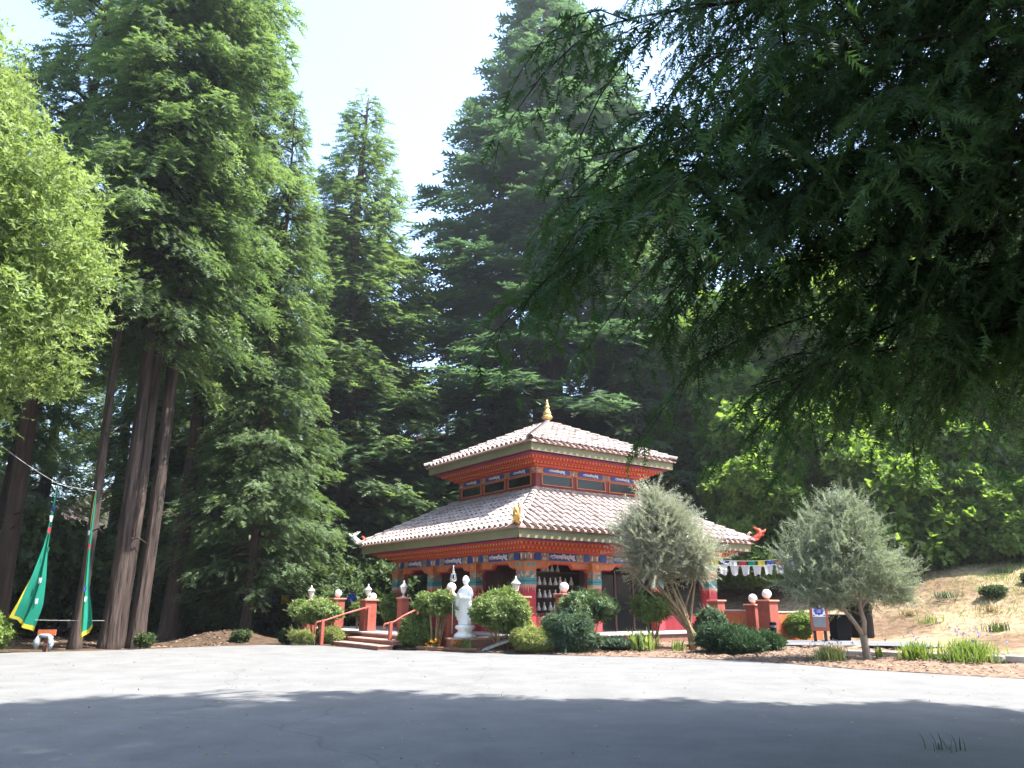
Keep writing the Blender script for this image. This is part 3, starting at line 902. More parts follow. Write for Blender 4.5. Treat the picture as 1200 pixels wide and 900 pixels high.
for ux, nn in SIDES:
    for off in cols:
        p = nn * (AW - .02) + ux * off; key = (round(p.x, 2), round(p.y, 2))
        if key in done: continue
        done.add(key); column(p.x, p.y, abs(abs(p.x) - abs(p.y)) < .01)

def bracket_outline(w, top, low, mid):
    """board over an opening: deep at both ends, stepped up in the middle"""
    h = w / 2; p = [(-h, top), (-h, low - .10), (-h + .05, low - .10), (-h + .07, low - .03), (-h + .15, low)]
    p += [(-h * .46, low), (-h * .40, low + .06), (-h * .34, mid), (h * .34, mid), (h * .40, low + .06), (h * .46, low)]
    p += [(h - .15, low), (h - .07, low - .03), (h - .05, low - .10), (h, low - .10), (h, top)]
    return p
for si, (ux, nn) in enumerate(SIDES):
    b = MB(); b.box(nn * (AW - .06) + UP * 2.47, (abs(ux.x) * (2 * AW - (0 if si % 2 == 0 else .5)) + abs(nn.x) * .22, abs(ux.y) * (2 * AW - (0 if si % 2 == 0 else .5)) + abs(nn.y) * .22, .258))
    b.build('lintel', 'orange', pav)
    for k in range(3):
        x0, x1 = cols[k] + (.20 if k == 0 else .17), cols[k + 1] - (.20 if k == 2 else .17)
        w = x1 - x0; mid = (x0 + x1) / 2
        b = MB(); b.prism(bracket_outline(w, 2.341, 2.17, 2.30), nn * (AW - .10) + ux * mid, ux, UP, nn, .08)
        br = b.build('bracket_board', 'orange', pav)
        b = MB()        # red inner edge
        b.prism(bracket_outline(w - .01, 2.341, 2.135, 2.262), nn * (AW - .16) + ux * mid, ux, UP, nn, .058); b.build('bracket_trim', 'crimson', br)
        panel(ux, nn, mid, 2.475, w * .98, .215, AW + .05)
    for off in cols:        # carved block over each column
        b = MB(); q = nn * (AW + .052) + ux * off + UP * 2.475
        if abs(off) > 3:
            q -= ux * math.copysign(.01, off)
        b.box(q, (abs(ux.x) * .30 + abs(nn.x) * .03, abs(ux.y) * .30 + abs(nn.y) * .03, .20)); c = b.build('carved_block', 'grey_band', pav)
        for s in (-1, 0, 1):
            g = MB(); g.box(q + nn * .017 + ux * s * .095, (abs(ux.x) * .045 + abs(nn.x) * .014, abs(ux.y) * .045 + abs(nn.y) * .014, .13)); g.build('carved_boss', 'drip' if s == 0 else 'white_paint', c)

# inside: dark hall with low red wall and core
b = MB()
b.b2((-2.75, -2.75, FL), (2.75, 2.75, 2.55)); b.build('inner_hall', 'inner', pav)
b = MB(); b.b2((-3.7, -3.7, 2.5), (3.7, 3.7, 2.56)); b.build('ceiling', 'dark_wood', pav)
for si, (ux, nn) in enumerate(SIDES):
    for k in range(3):
        x0, x1 = cols[k] + (.20 if k == 0 else .17), cols[k + 1] - (.20 if k == 2 else .17)
        w = x1 - x0; mid = (x0 + x1) / 2
        if si == 1 and k == 1: continue
        if si == 0 and k == 2 or si == 0 and k == 0:
            hgt = .45
        else: hgt = .42
        if si == 0 and k == 1:
            # glazed door bay
            for s in (-.5, -.17, .17, .5):
                d = MB(); d.box(nn * (AW - .1) + ux * (mid + s * w * .96) + UP * ((FL + 2.1) / 2), (abs(ux.x) * .07 + abs(nn.x) * .05, abs(ux.y) * .07 + abs(nn.y) * .05, 2.1 - FL)); d.build('door_stile', 'dark_wood', pav)
            for s in (-.335, 0, .335):
                d = MB(); d.box(nn * (AW - .1) + ux * (mid + s * w * .96) + UP * 1.2, (abs(ux.x) * w * .25 + abs(nn.x) * .012, abs(ux.y) * w * .25 + abs(nn.y) * .012, 1.65)); d.build('door_pane', 'glass', pav)
            continue
        d = MB(); d.box(nn * (AW - .1) + ux * mid + UP * (FL + hgt / 2), (abs(ux.x) * w + abs(nn.x) * .10, abs(ux.y) * w + abs(nn.y) * .10, hgt)); d.build('low_panel', 'crimson', pav)
        # side posts in blue and red beside each opening
        for s in (-1, 1):
            d = MB(); d.box(nn * (AW - .12) + ux * (mid + s * (w / 2 - .03)) + UP * ((FL + hgt + 2.07) / 2), (abs(ux.x) * .055 + abs(nn.x) * .06, abs(ux.y) * .055 + abs(nn.y) * .06, 2.07 - FL - hgt)); d.build('opening_jamb', 'maroon', pav)
# vertical bars in the open bay beside the near corner
ux, nn = SIDES[1]
b0 = MB(); b0.box((0, 0, 0), (.02, .02, 1.25)); BAR = b0.mesh('window_bar', 'dark_wood')
for k in range(9):
    o = link('window_bar', BAR, pav, loc=nn * (AW - .35) + ux * (1.62 + k * .09) + UP * 1.45)

# upper storey
AU = 2.33
b = MB(); b.b2((-AU, -AU, 4.3), (AU, AU, 5.5)); b.build('upper_wall', 'maroon', pav)
b = MB()
for ux, nn in SIDES:
    o = nn * (AU + .03) + UP * 4.72
    b.prism([(-AU - .06, -.10), (AU + .06, -.10), (AU + .06, .05), (-AU - .06, .05)], o, ux, UP, nn, .03)
b.build('flashing', 'grey_band', pav)
for si, (ux, nn) in enumerate(SIDES):
    for k in (-1, 0, 1):
        mid = k * 1.47
        w, z0, z1 = 1.26, 4.86, 5.19
        g = MB(); g.box(nn * (AU + .006) + ux * mid + UP * ((z0 + z1) / 2), (abs(ux.x) * w + abs(nn.x) * .01, abs(ux.y) * w + abs(nn.y) * .01, z1 - z0))
        win = g.build('window', 'glass', pav)
        fr = MB()
        for s in (-1, 1):
            fr.box(nn * (AU + .02) + ux * (mid + s * w / 2) + UP * ((z0 + z1) / 2), (abs(ux.x) * .035 + abs(nn.x) * .05, abs(ux.y) * .035 + abs(nn.y) * .05, z1 - z0 + .03))
            fr.box(nn * (AU + .021) + ux * mid + UP * ((z0 + z1) / 2 + s * (z1 - z0) / 2), (abs(ux.x) * (w - .036) + abs(nn.x) * .05, abs(ux.y) * (w - .036) + abs(nn.y) * .05, .03))
        fr.build('window_frame', 'orange', win)
        panel(ux, nn, mid, 5.335, 1.12, .15, AU + .012, .62)
    b = MB(); b.box(nn * (AU + .001) + UP * 5.335, (abs(ux.x) * 2 * (AU - .01) + abs(nn.x) * .02, abs(ux.y) * 2 * (AU - .01) + abs(nn.y) * .02, .212)); b.build('head_band', 'orange', pav)
    for off in (-2.22, -.735, .735, 2.22):
        c = MB(); c.box(nn * (AU + .014) + ux * off + UP * 5.33, (abs(ux.x) * .16 + abs(nn.x) * .03, abs(ux.y) * .16 + abs(nn.y) * .03, .17)); c.build('carved_block', 'grey_band', pav)

# finial
b = MB(); b.lathe([(.30, 7.42), (.28, 7.60), (.16, 7.64), (.13, 7.66)], 12); b.build('roof_cap', 'flash', pav)
fin = MB(); fin.lathe([(.11, 7.64), (.10, 7.72), (.085, 7.74)], 16); fin.build('finial_base', 'white_paint', pav, smooth=True)
fin = MB(); fin.lathe([(.08, 7.73), (.14, 7.76), (.195, 7.80), (.205, 7.86), (.17, 7.91), (.13, 7.93), (.155, 7.96), (.165, 8.00), (.12, 8.07), (.085, 8.16), (.075, 8.19), (.105, 8.22), (.105, 8.25), (.075, 8.28), (.055, 8.32), (.065, 8.35), (.045, 8.40), (.03, 8.47), (.005, 8.55)], 20)
fin.build('finial', 'gold', pav, smooth=True)

# guardian beasts on the roof corners
def beast(name, m1, m2):
    b = MB()
    b.tube([(-.10, 0, 0), (.02, 0, .05), (.16, 0, .12), (.26, 0, .24), (.24, 0, .36), (.14, 0, .42)], [.05, .10, .11, .09, .07, .03], 8)
    b.tube([(.24, 0, .26), (.34, 0, .28), (.43, 0, .33), (.47, 0, .40)], [.075, .06, .04, .012], 7)       # raised trunk
    b.tube([(.24, 0, .20), (.34, 0, .18), (.40, 0, .20)], [.06, .04, .015], 7)                             # jaw
    for s in (-1, 1):
        b.tube([(.16, s * .05, .36), (.12, s * .10, .44), (.06, s * .12, .48)], [.03, .022, .006], 5)
        b.tube([(.06, s * .06, .06), (.10, s * .10, .02), (.16, s * .10, 0)], [.045, .035, .03], 6)
    me1 = b.mesh(name, m1, smooth=True)
    c = MB(); c.tube([(-.10, 0, .02), (-.16, 0, .10), (-.15, 0, .22), (-.08, 0, .28), (-.02, 0, .24)], [.07, .06, .05, .035, .01], 7)
    me2 = c.mesh('tail', m2, smooth=True)
    return me1, me2
for (sx, sy, m1, m2, lab) in ((-1, 1, 'white_paint', 'orange_red', 'white'), (-1, -1, 'gold', 'drip', 'gold'), (1, -1, 'orange_red', 'drip', 'orange')):
    a, t = beast('corner_beast', m1, m2)
    o = link('corner_beast', a, pav, loc=(sx * 4.98, sy * 4.98, 3.27), rz=math.atan2(sy, sx)); o.scale = (.95,) * 3
    link('tail', t, o)
b = MB()
b.tube([(0, 0, 0), (0, 0, .12), (0, 0, .25), (0, 0, .36), (0, 0, .46)], [.10, .095, .075, .08, .02], 9)
b.tube([(.05, 0, .34), (.13, 0, .36)], [.05, .02], 6)
b.build('seated_guardian', 'drip', pav, smooth=True, loc=(-4.62, -4.62, 3.42))

# ------------------------------------------------------------------ shelf of small figures in the front bay
ux, nn = SIDES[0]
bx = (cols[0] + cols[1]) / 2
sh = thing('display_cabinet', 'dark wooden display cabinet with open shelves in the front bay of the pavilion', 'cabinet', W(bx, -3.25, FL), YAW)
b = MB(); b.b2((-1.05, .14, 0), (1.05, .20, 2.1)); b.build('back_panel', 'dark_wood', sh)
SHZ = [.62, .98, 1.34, 1.72]
for z in SHZ:
    b = MB(); b.b2((-1.05, -.20, z - .025), (1.05, .139, z)); b.build('shelf', 'dark_wood', sh)
for x in (-1.07, 1.07):
    b = MB(); b.box((x, 0, 1.05), (.03, .4, 2.1)); b.build('side_panel', 'dark_wood', sh)
b = MB(); b.b2((-1.05, -.19, 0), (1.05, -.15, .55)); b.build('cabinet_door', 'maroon', sh)
b = MB()
b.lathe([(.055, 0), (.062, .015), (.05, .03), (.06, .045), (.058, .06), (.042, .09), (.040, .12), (.030, .145), (.016, .152), (.024, .17), (.026, .19), (.016, .21), (.005, .222)], 10, mod=lambda t, z: 1 + (.18 * math.cos(2 * t) if z < .08 else 0))
FIG = b.mesh('figurine', 'marble', smooth=True)
rows = [(0, 9, 'lowest'), (1, 9, 'second'), (2, 9, 'third'), (3, 4, 'top')]
rgf = random.Random(3)
for r_, n_, nm in rows:
    for k in range(n_):
        x = -.92 + 1.84 * (k + .5) / n_ if n_ > 4 else -.30 + .2 * k
        p = W(bx + x + rgf.uniform(-.02, .02), -3.25 - .08, FL + SHZ[r_])
        link('figurine', FIG, None, loc=p, rz=YAW + rgf.uniform(-.2, .2), scale=rgf.uniform(.95, 1.15), label='small white seated figurine on the %s shelf of the dark display cabinet' % nm, cat='figurine', group='white figurines on the %s shelf' % nm)

# ------------------------------------------------------------------ steps, rails, piers, lamps
st = thing('entrance_steps', 'three low red-brown steps with handrails up to the terrace', 'steps', W(-7.3, -1.35, 0), YAW)
for k in range(3):
    h = FL / 3.2
    b = MB(); b.b2((-.52 + k * .42, -1.42, k * h + .001), (-.52 + (k + 1) * .42 if k < 2 else .38, 1.42, (k + 1) * h - .03)); b.build('riser', 'riser', st)
    b = MB(); b.b2((-.55 + k * .42, -1.45, (k + 1) * h - .03), (-.50 + (k + 1) * .42 if k < 2 else .38, 1.45, (k + 1) * h)); b.build('tread', 'step', st, bevel=.008)

def rail(lx0, ly, lx1, label, zt):
    t = thing('handrail', label, 'handrail', W(lx0, ly, 0), YAW)
    b = MB(); b.b2((-.045, -.045, 0), (.045, .045, .70)); b.build('post', 'rail', t, bevel=.006)
    L = lx1 - lx0
    b = MB(); b.tube([(-.16, 0, .50), (-.22, 0, .56), (-.17, 0, .64), (-.06, 0, .655), (0.1, 0, .69), (L * .5, 0, (.69 + zt) / 2), (L, 0, zt)], .028, 8); b.build('rail_bar', 'rail', t, smooth=True)
    b = MB(); b.b2((L - .04, -.04, FL), (L + .04, .04, zt)); b.build('post', 'rail', t, bevel=.006)
    return t
rail(-8.15, .22, -6.72, 'long red metal handrail beside the bushy topiary and low grasses', 1.06)
rail(-7.35, -2.50, -6.55, 'short red metal handrail beside the round green bush', 1.02)

def pier(x, y, z0, h, w, label, world=False, grp=None):
    p = (x, y, z0) if world else W(x, y, z0)
    t = thing('brick_pier' if False else 'lamp_pier', label, 'pier', p, YAW, grp)
    b = MB(); b.b2((-w / 2, -w / 2, 0), (w / 2, w / 2, h - .05)); b.build('shaft', 'pier', t, bevel=.012)
    b = MB(); b.b2((-w / 2 - .04, -w / 2 - .04, h - .05), (w / 2 + .04, w / 2 + .04, h)); b.build('cap', 'pier_cap', t, bevel=.01)
    return p[0], p[1], z0 + h

b = MB(); b.lathe([(.105, 0), (.10, .015), (.035, .03), (.028, .10), (.06, .125), (.065, .14)], 10); L_BASE = b.mesh('stem', 'lantern', smooth=True)
b = MB(); b.lathe([(.062, .141), (.105, .30)], 6); L_GLASS = b.mesh('lamp_glass', 'lantern_glass')
b = MB(); b.lathe([(.125, .30), (.13, .315), (.07, .375), (.05, .385), (.045, .41), (.02, .43), (.028, .455), (.01, .49), (.003, .51)], 8); L_TOP = b.mesh('lamp_roof', 'lantern')
def lantern(p, label, s=1.0):
    t = thing('post_lantern', label, 'lantern', p, .3, 'silver lanterns on the piers', s)
    link('stem', L_BASE, t); link('lamp_glass', L_GLASS, t); link('lamp_roof', L_TOP, t)
    for k in range(6):
        a = 2 * PI * k / 6; b = MB(); b.tube([(.063 * math.cos(a), .063 * math.sin(a), .14), (.108 * math.cos(a), .108 * math.sin(a), .30)], .006, 4); b.build('glazing_bar', 'lantern', t)
b = MB(); b.lathe([(.06, 0), (.06, .03), (.045, .045)], 14); G_BASE = b.mesh('collar', 'pier_cap', smooth=True)
b = MB(); b.lathe([(.118 * math.sin(PI * k / 14) + .0005, .150 - .118 * math.cos(PI * k / 14)) for k in range(15)], 22); G_BALL = b.mesh('globe', 'globe', smooth=True)
def globe(p, label, s=1.0):
    t = thing('globe_lamp', label, 'lamp', p, 0, 'white globe lamps on the piers', s)
    link('collar', G_BASE, t); link('globe', G_BALL, t)

q = pier(-6.62, .48, FL, .92, .38, 'tall red pier at the head of the steps carrying a lantern and a globe')
lantern((q[0] - .02, q[1] - .05, q[2]), 'silver lantern on the pier at the head of the steps', .9)
globe((q[0] + .10, q[1] + .12, q[2] - .07), 'white globe lamp half hidden behind the pier at the head of the steps', .95)
q = pier(-5.72, -.05, FL, .98, .27, 'slim red pier in front of the far bay of the pavilion')
lantern(q, 'silver lantern on the slim pier in front of the far bay')
q = pier(-6.05, -3.42, 0.02, 1.40, .38, 'red pier close behind the white statue')
globe(q, 'white globe lamp beside the white statue', 1.08)
q = pier(-4.72, -4.72, FL, 1.00, .40, 'red pier on the terrace corner below the column', )
lantern((q[0] - .10, q[1], q[2]), 'silver lantern on the terrace corner pier', 1.05)
q = pier(-6.55, 3.0, 0.0, 1.32, .36, 'red pier behind the clipped topiary holding a globe lamp')
globe(q, 'white globe lamp above the clipped topiary left of the steps'.replace(' left of', ' near'), 1.0)
q = pier(-7.35, 3.35, 0.0, 1.25, .36, 'short red pier hidden behind the clipped topiary')
lantern(q, 'small silver lantern rising above the clipped topiary', .95)
q = pier(-3.42, -5.0, 0.02, 1.42, .36, 'red pier hidden behind the dark clipped shrub')
globe(q, 'white globe lamp above the dark clipped shrub', 1.1)
q = pier(6.42, 24.45, .18, 1.12, .36, 'red pier beside the silvery tree at the end of the orange wall', True)
q = pier(7.47, 24.15, .18, 1.0, .36, 'lower red pier set between orange wall and tall pier', True)
globe(q, 'white globe lamp on the lower pier of the orange wall', 1.12)
q = pier(7.62, 23.25, .18, 1.12, .42, 'tall red pier in front of the orange wall', True)
globe(q, 'white globe lamp on the tall pier of the orange wall', 1.15)
b = MB(); b.b2((-.18, -.18, 0), (.18, .18, .62)); t = thing('low_pier', 'low orange pier behind the long red handrail', 'pier', W(-7.75, .95, 0), YAW); b.build('shaft', 'pier', t, bevel=.01)
b = MB(); b.b2((-.20, -.20, .62), (.20, .20, .66)); b.build('cap', 'pier_cap', t)

def wall_seg(p0, p1, h, w, z, label):
    d = Vector((p1[0] - p0[0], p1[1] - p0[1], 0)); L = d.length
    t = thing('garden_wall', label, 'wall', (p0[0], p0[1], z), math.atan2(d.y, d.x))
    b = MB(); b.b2((0, -w / 2, -.1), (L, w / 2, h)); b.build('wall_body', 'low_wall', t)
    b = MB(); b.b2((0, -w / 2 - .02, h), (L, w / 2 + .02, h + .035)); b.build('coping', 'concrete', t)
wall_seg((6.64, 24.5), (7.27, 24.25), .82, .20, .15, 'low orange wall between the silvery tree and the globe lamps')
wall_seg((7.85, 23.35), (9.5, 24.3), .82, .20, .12, 'low orange wall running behind the yellow-green bush')
t = thing('bollard_light', 'short dark brown bollard light beside the tall pier', 'bollard', (7.18, 21.6, .17))
b = MB(); b.lathe([(.085, 0), (.085, .40)], 14); b.build('body', 'brown_plastic', t, smooth=False)
b = MB(); b.lathe([(.07, .40), (.07, .46)], 14); b.build('lens', 'sign_grey', t)
b = MB(); b.lathe([(.09, .46), (.092, .52), (.06, .545)], 14); b.build('cap', 'brown_plastic', t)

# ------------------------------------------------------------------ statue
SX, SY = -1.20, 20.62
t = thing('statue_pedestal', 'low red-brown plinth under the white statue', 'plinth', (SX + .1, SY + .05, 0), .25)
b = MB(); b.b2((-.55, -.33, -.05), (.55, .42, .27)); b.build('plinth_block', 'riser', t, bevel=.01)
b = MB(); b.b2((-.59, -.37, .27), (.59, .46, .315)); b.build('plinth_slab', 'step', t, bevel=.008)
stt = thing('statue', 'white standing robed monk statue on a lotus base', 'statue', (SX, SY, .315), R(-38))
b = MB()
b.lathe([(.275, 0), (.29, .02), (.285, .06), (.25, .10), (.20, .135), (.185, .16), (.19, .19), (.235, .215), (.262, .25), (.25, .29), (.215, .315), (.17, .325)], 48,
        mod=lambda t, z: 1 + .045 * abs(math.sin(6 * t + (0 if z < .17 else .5))) - .02)
b.build('lotus_base', 'marble', stt, smooth=True)
# one continuous figure: lofted robe, sleeves, arms, head, fused by a voxel remesh
b = MB()
fold = lambda t, z: 1 + (.035 * math.sin(9 * t + z * 3) + .02 * math.sin(15 * t - z * 5)) * max(0, min(1, (1.05 - z) / .5))
b.lathe([(.165, .315), (.205, .34), (.20, .40), (.185, .50), (.180, .62), (.188, .75), (.196, .88), (.198, .98), (.190, 1.08), (.182, 1.17), (.165, 1.235), (.120, 1.275), (.07, 1.30), (.058, 1.33), (.058, 1.36)], 40, mod=fold, sx=1.0, sy=.76)
head = []
for k in range(15):
    a = PI * k / 14; head.append((.093 * math.sin(a) * (1 - .10 * max(0, math.cos(a))) + .001, 1.445 - .122 * math.cos(a)))
b.lathe(head, 24, c=(0, -.012, 0), sx=.88, sy=1.0)
b.tube([(0, -.100, 1.475), (0, -.122, 1.44), (0, -.100, 1.432)], [.012, .017, .012], 7)        # nose
b.tube([(-.03, -.092, 1.40), (0, -.102, 1.402), (.03, -.092, 1.40)], [.008, .011, .008], 6)    # mouth
for s in (-1, 1):
    b.tube([(s * .083, 0, 1.475), (s * .096, .005, 1.45), (s * .088, 0, 1.385)], [.012, .018, .014], 7)
    b.tube([(s * .014, -.094, 1.475), (s * .036, -.092, 1.48), (s * .058, -.076, 1.472)], [.008, .011, .007], 6)
# arms with hanging sleeves
b.tube([(-.150, 0, 1.20), (-.205, -.03, 1.08), (-.225, -.07, .97), (-.215, -.17, 1.03), (-.205, -.225, 1.09)], [.066, .072, .068, .056, .042], 12)
b.tube([(.150, 0, 1.20), (.205, -.03, 1.08), (.205, -.08, .98), (.10, -.19, .99), (.02, -.215, 1.00)], [.066, .072, .068, .055, .040], 12)
for s, ex in ((-1, -.02), (1, .0)):
    b.tube([(s * .205 + ex, -.10, 1.0), (s * .215 + ex, -.09, .82), (s * .22 + ex, -.08, .64), (s * .222 + ex, -.075, .52)], [.060, .068, .072, .03], 12)
    b.tube([(s * .19, -.02, .75), (s * .215, -.01, .58), (s * .215, 0, .46), (s * .20, 0, .40)], [.04, .062, .070, .03], 12)
for k in range(4):       # fingers curled round the staff, then the resting hand with its jewel
    z = 1.075 + .019 * k
    b.tube([(-.20, -.235, z), (-.215, -.265, z), (-.245, -.268, z), (-.258, -.245, z)], [.011, .0105, .010, .008], 6)
    b.tube([(.015, -.215, .985 + .017 * k), (-.03, -.235, .985 + .017 * k), (-.055, -.225, .985 + .017 * k)], [.011, .010, .008], 6)
b.tube([(-.20, -.225, 1.12), (-.225, -.225, 1.155), (-.24, -.235, 1.17)], [.012, .011, .008], 6)
b.tube([(.01, -.215, 1.04), (-.02, -.24, 1.065)], [.012, .009], 6)
b.lathe([(.034 * math.sin(PI * k / 8) + .001, 1.075 - .034 * math.cos(PI * k / 8)) for k in range(9)], 12, c=(-.02, -.215, 0))
raw = b.mesh('figure', 'marble')
tmp = bpy.data.objects.new('figure', raw); C.objects.link(tmp)
md = tmp.modifiers.new('r', 'REMESH'); md.mode = 'VOXEL'; md.voxel_size = .0085; md.use_smooth_shade = True
sm = tmp.modifiers.new('s', 'SMOOTH'); sm.iterations = 2; sm.factor = .5
dg = bpy.context.evaluated_depsgraph_get(); dg.update()
fig = bpy.data.meshes.new_from_object(tmp.evaluated_get(dg)); bpy.data.objects.remove(tmp)
fig.materials.clear(); fig.materials.append(M['marble']); fig.polygons.foreach_set('use_smooth', [True] * len(fig.polygons))
link('figure', fig, stt)
# ringed staff held in the hand
rot = Matrix.Rotation(R(-38), 3, 'Z'); hp = rot @ Vector((-.235, -.248, 0))
sf = thing('ringed_staff', 'silver staff with pagoda shaped head in the hand of the statue', 'staff', (SX + hp.x, SY + hp.y, .315), 0)
b = MB(); b.tube([(0, 0, .10), (0, 0, 1.42)], .011, 8); b.build('shaft', 'silver', sf, smooth=True)
b = MB(); b.lathe([(.02, 1.40), (.075, 1.42), (.08, 1.44), (.03, 1.455)], 12); b.build('collar', 'silver', sf)
hd = MB()
for k in range(3):
    a = PI * k / 3
    hd.tube([(.06 * math.cos(a) * c_, .06 * math.sin(a) * c_, z_) for c_, z_ in ((1, 1.44), (1.15, 1.52), (.8, 1.60), (0, 1.66), (-.8, 1.60), (-1.15, 1.52), (-1, 1.44))], .011, 6)
hd.build('loop', 'silver', sf, smooth=True)
b = MB(); b.lathe([(.05, 1.585), (.085, 1.60), (.03, 1.64), (.045, 1.66), (.02, 1.70), (.028, 1.72), (.012, 1.77), (.002, 1.83)], 12); b.build('spire', 'silver', sf, smooth=True)
for k in range(6):
    a = PI * k / 3; b = MB(); b.tube([(.065 * math.cos(a) + .026 * math.cos(t_), .065 * math.sin(a), 1.47 + .03 * math.sin(t_)) for t_ in [i * PI / 4 for i in range(9)]], .005, 5, False); b.build('ring', 'silver', sf)

# timber edging and stone in front of the statue
def timber(p0, p1, label, h=.10, w=.09):
    d = Vector((p1[0] - p0[0], p1[1] - p0[1], 0)); b = MB(); b.b2((0, -w / 2, -.02), (d.length, w / 2, h))
    b.build('edging_timber', 'timber', None, bevel=.01, loc=(p0[0], p0[1], .0), rz=math.atan2(d.y, d.x), label=label, cat='timber')
timber((-2.45, 20.66), (-.85, 19.88), 'long brown edging timber in front of the statue')
timber((-.83, 19.93), (-.55, 20.5), 'short brown edging timber beside the sloping stone slab')
b = MB(); b.box((0, 0, 0), (.75, .32, .06), Matrix.Rotation(R(-20), 3, 'Y')); b.build('stone_slab', 'slate', None, bevel=.012, loc=(-.42, 20.12, .15), rz=.25, label='pale sloping stone slab at the foot of the rounded shrub', cat='stone')
rk = random.Random(8)
for k, (x, y, s) in enumerate([(8.0, 18.05, .35), (8.55, 17.5, .42), (9.1, 16.9, .40), (9.65, 16.3, .42), (10.2, 15.7, .42), (10.8, 15.1, .42), (11.4, 14.5, .42)]):
    b = MB(); b.box((0, 0, .06), (.78, .2, .14)); b.build('kerb_stone', 'concrete', None, bevel=.02, loc=(x, y, .05 + .012 * k), rz=R(-47) + rk.uniform(-.06, .06), label='pale concrete kerb stone in the row behind the lavender', cat='kerb stone', group='kerb stones behind the lavender')

# ------------------------------------------------------------------ notice board and bins
sg = thing('notice_board', 'red-brown notice board with a blue emblem and grey panel', 'notice board', (8.62, 22.0, .17), R(-8))
for x in (-.14, .14):
    b = MB(); b.b2((x - .035, .031, -.05), (x + .035, .10, 1.15)); b.build('post', 'post', sg)
b = MB(); b.b2((-.24, -.03, .30), (.24, .03, 1.03)); b.build('board', 'sign_red', sg, bevel=.008)
b = MB(); b.b2((-.175, -.036, .40), (.165, -.031, .66)); b.build('lower_notice', 'sign_grey', sg)
b = MB(); b.b2((-.175, -.036, .675), (.165, -.031, .98)); nt_ = b.build('upper_notice', 'white_paint', sg)
b = MB()
b.prism([(.115 * math.cos(PI * k / 8) * (1.0 if k % 2 else 1.28), .095 * math.sin(PI * k / 8) * (1.0 if k % 2 else 1.28)) for k in range(16)], (-.005, -.0365, .83), (1, 0, 0), (0, 0, 1), (0, -1, 0), .003); b.build('emblem', 'sign_blue', nt_)
for k in range(3):
    b = MB(); b.b2((-.06, -.0425, .80 + k * .03 - .004), (.05, -.040, .80 + k * .03 + .006)); b.build('emblem_line', 'white_paint', nt_)
for x in (-.14, .135):
    for z in (.71, .94):
        b = MB(); b.b2((x - .02, -.0385, z - .02), (x + .02, -.0365, z + .02)); b.build('corner_mark', 'sign_blue', nt_)
bn = thing('trash_bin', 'black plastic wheeled bin beside the notice board', 'bin', (9.42, 22.6, .19), R(6), None, .84)
b = MB(); b.add([(-.24, -.24, 0), (.24, -.24, 0), (.24, .24, 0), (-.24, .24, 0), (-.29, -.29, .78), (.29, -.29, .78), (.29, .29, .78), (-.29, .29, .78)], [(0, 3, 2, 1), (0, 1, 5, 4), (1, 2, 6, 5), (2, 3, 7, 6), (3, 0, 4, 7), (4, 5, 6, 7)]); b.build('body', 'black_plastic', bn, bevel=.03)
b = MB(); b.b2((-.31, -.32, .785), (.31, .31, .85)); b.build('lid', 'black_plastic', bn, bevel=.025)
for x in (-.2, .2):
    b = MB(); b.tube([(x - .03, .26, .07), (x + .03, .26, .07)], .07, 12); b.build('wheel', 'black_plastic', bn)
bn = thing('domed_bin', 'dark brown bin with a domed lid behind the olive trunk', 'bin', (10.35, 23.3, .24), .2)
b = MB(); b.lathe([(.30, 0), (.33, .04), (.34, .80), (.36, .82)], 20); b.build('body', 'brown_plastic', bn, smooth=False)
b = MB(); b.lathe([(.37, .82), (.36, .88), (.30, 1.0), (.20, 1.09), (.08, 1.13), (.01, 1.14)], 20); b.build('dome_lid', 'brown_plastic', bn, smooth=True)
b = MB(); b.b2((-.14, -.375, .90), (.14, -.30, .98)); b.build('flap', 'black_plastic', bn)

# ------------------------------------------------------------------ prayer flags
def flag_mesh(w, h, seed, m, tri=False):
    r = random.Random(seed); nx_, nz_ = 5, 5; vs = []
    for j in range(nz_):
        for i in range(nx_):
            u, v = i / (nx_ - 1) - .5, j / (nz_ - 1)
            sc = (1 - .35 * v) if tri else 1 - .06 * v
            vs.append((u * w * sc + r.uniform(-.004, .004), (.05 * math.sin(u * 7 + seed) + .06 * v * math.sin(seed * 2.1 + u * 3)) * (0.3 + v) * w * 2.2, -v * h * (1 + .10 * math.sin(u * 5 + seed))))
    fs = [(j * nx_ + i, j * nx_ + i + 1, (j + 1) * nx_ + i + 1, (j + 1) * nx_ + i) for j in range(nz_ - 1) for i in range(nx_ - 1)]
    b = MB(); b.add(vs, fs); me = b.mesh('flag', m, smooth=True); return me
def flag_line(p0, p1, sag, cols_, w, h, gap, label, seed, tri=False):
    p0, p1 = Vector(p0), Vector(p1)
    t = thing('prayer_flag_string', label, 'prayer flags', p0)
    pts = []
    for k in range(15):
        s = k / 14; q = p0.lerp(p1, s); q.z -= sag * 4 * s * (1 - s); pts.append(q - p0)
    b = MB(); b.tube(pts, .006, 5); b.build('cord', 'rope', t)
    d = p1 - p0; n = int(d.length / (w + gap))
    for k in range(n):
        s = (k + .5) / n; q = d * s; q.z -= sag * 4 * s * (1 - s)
        o = link('flag', flag_mesh(w, h, seed + k, 'cloth_' + cols_[k % len(cols_)], tri), t, loc=q, rz=math.atan2(d.y, d.x))
flag_line((5.75, 23.3, 2.52), (8.3, 22.6, 2.50), .10, ['blue', 'yellow', 'blue', 'white', 'red', 'green', 'yellow', 'blue', 'red'], .20, .17, .05, 'upper string of coloured prayer flags hung by the roof corner', 20)
flag_line((5.85, 23.1, 2.33), (8.3, 22.4, 2.36), .08, ['white'], .25, .27, .05, 'lower string of white prayer flags hung by the roof corner', 50, True)
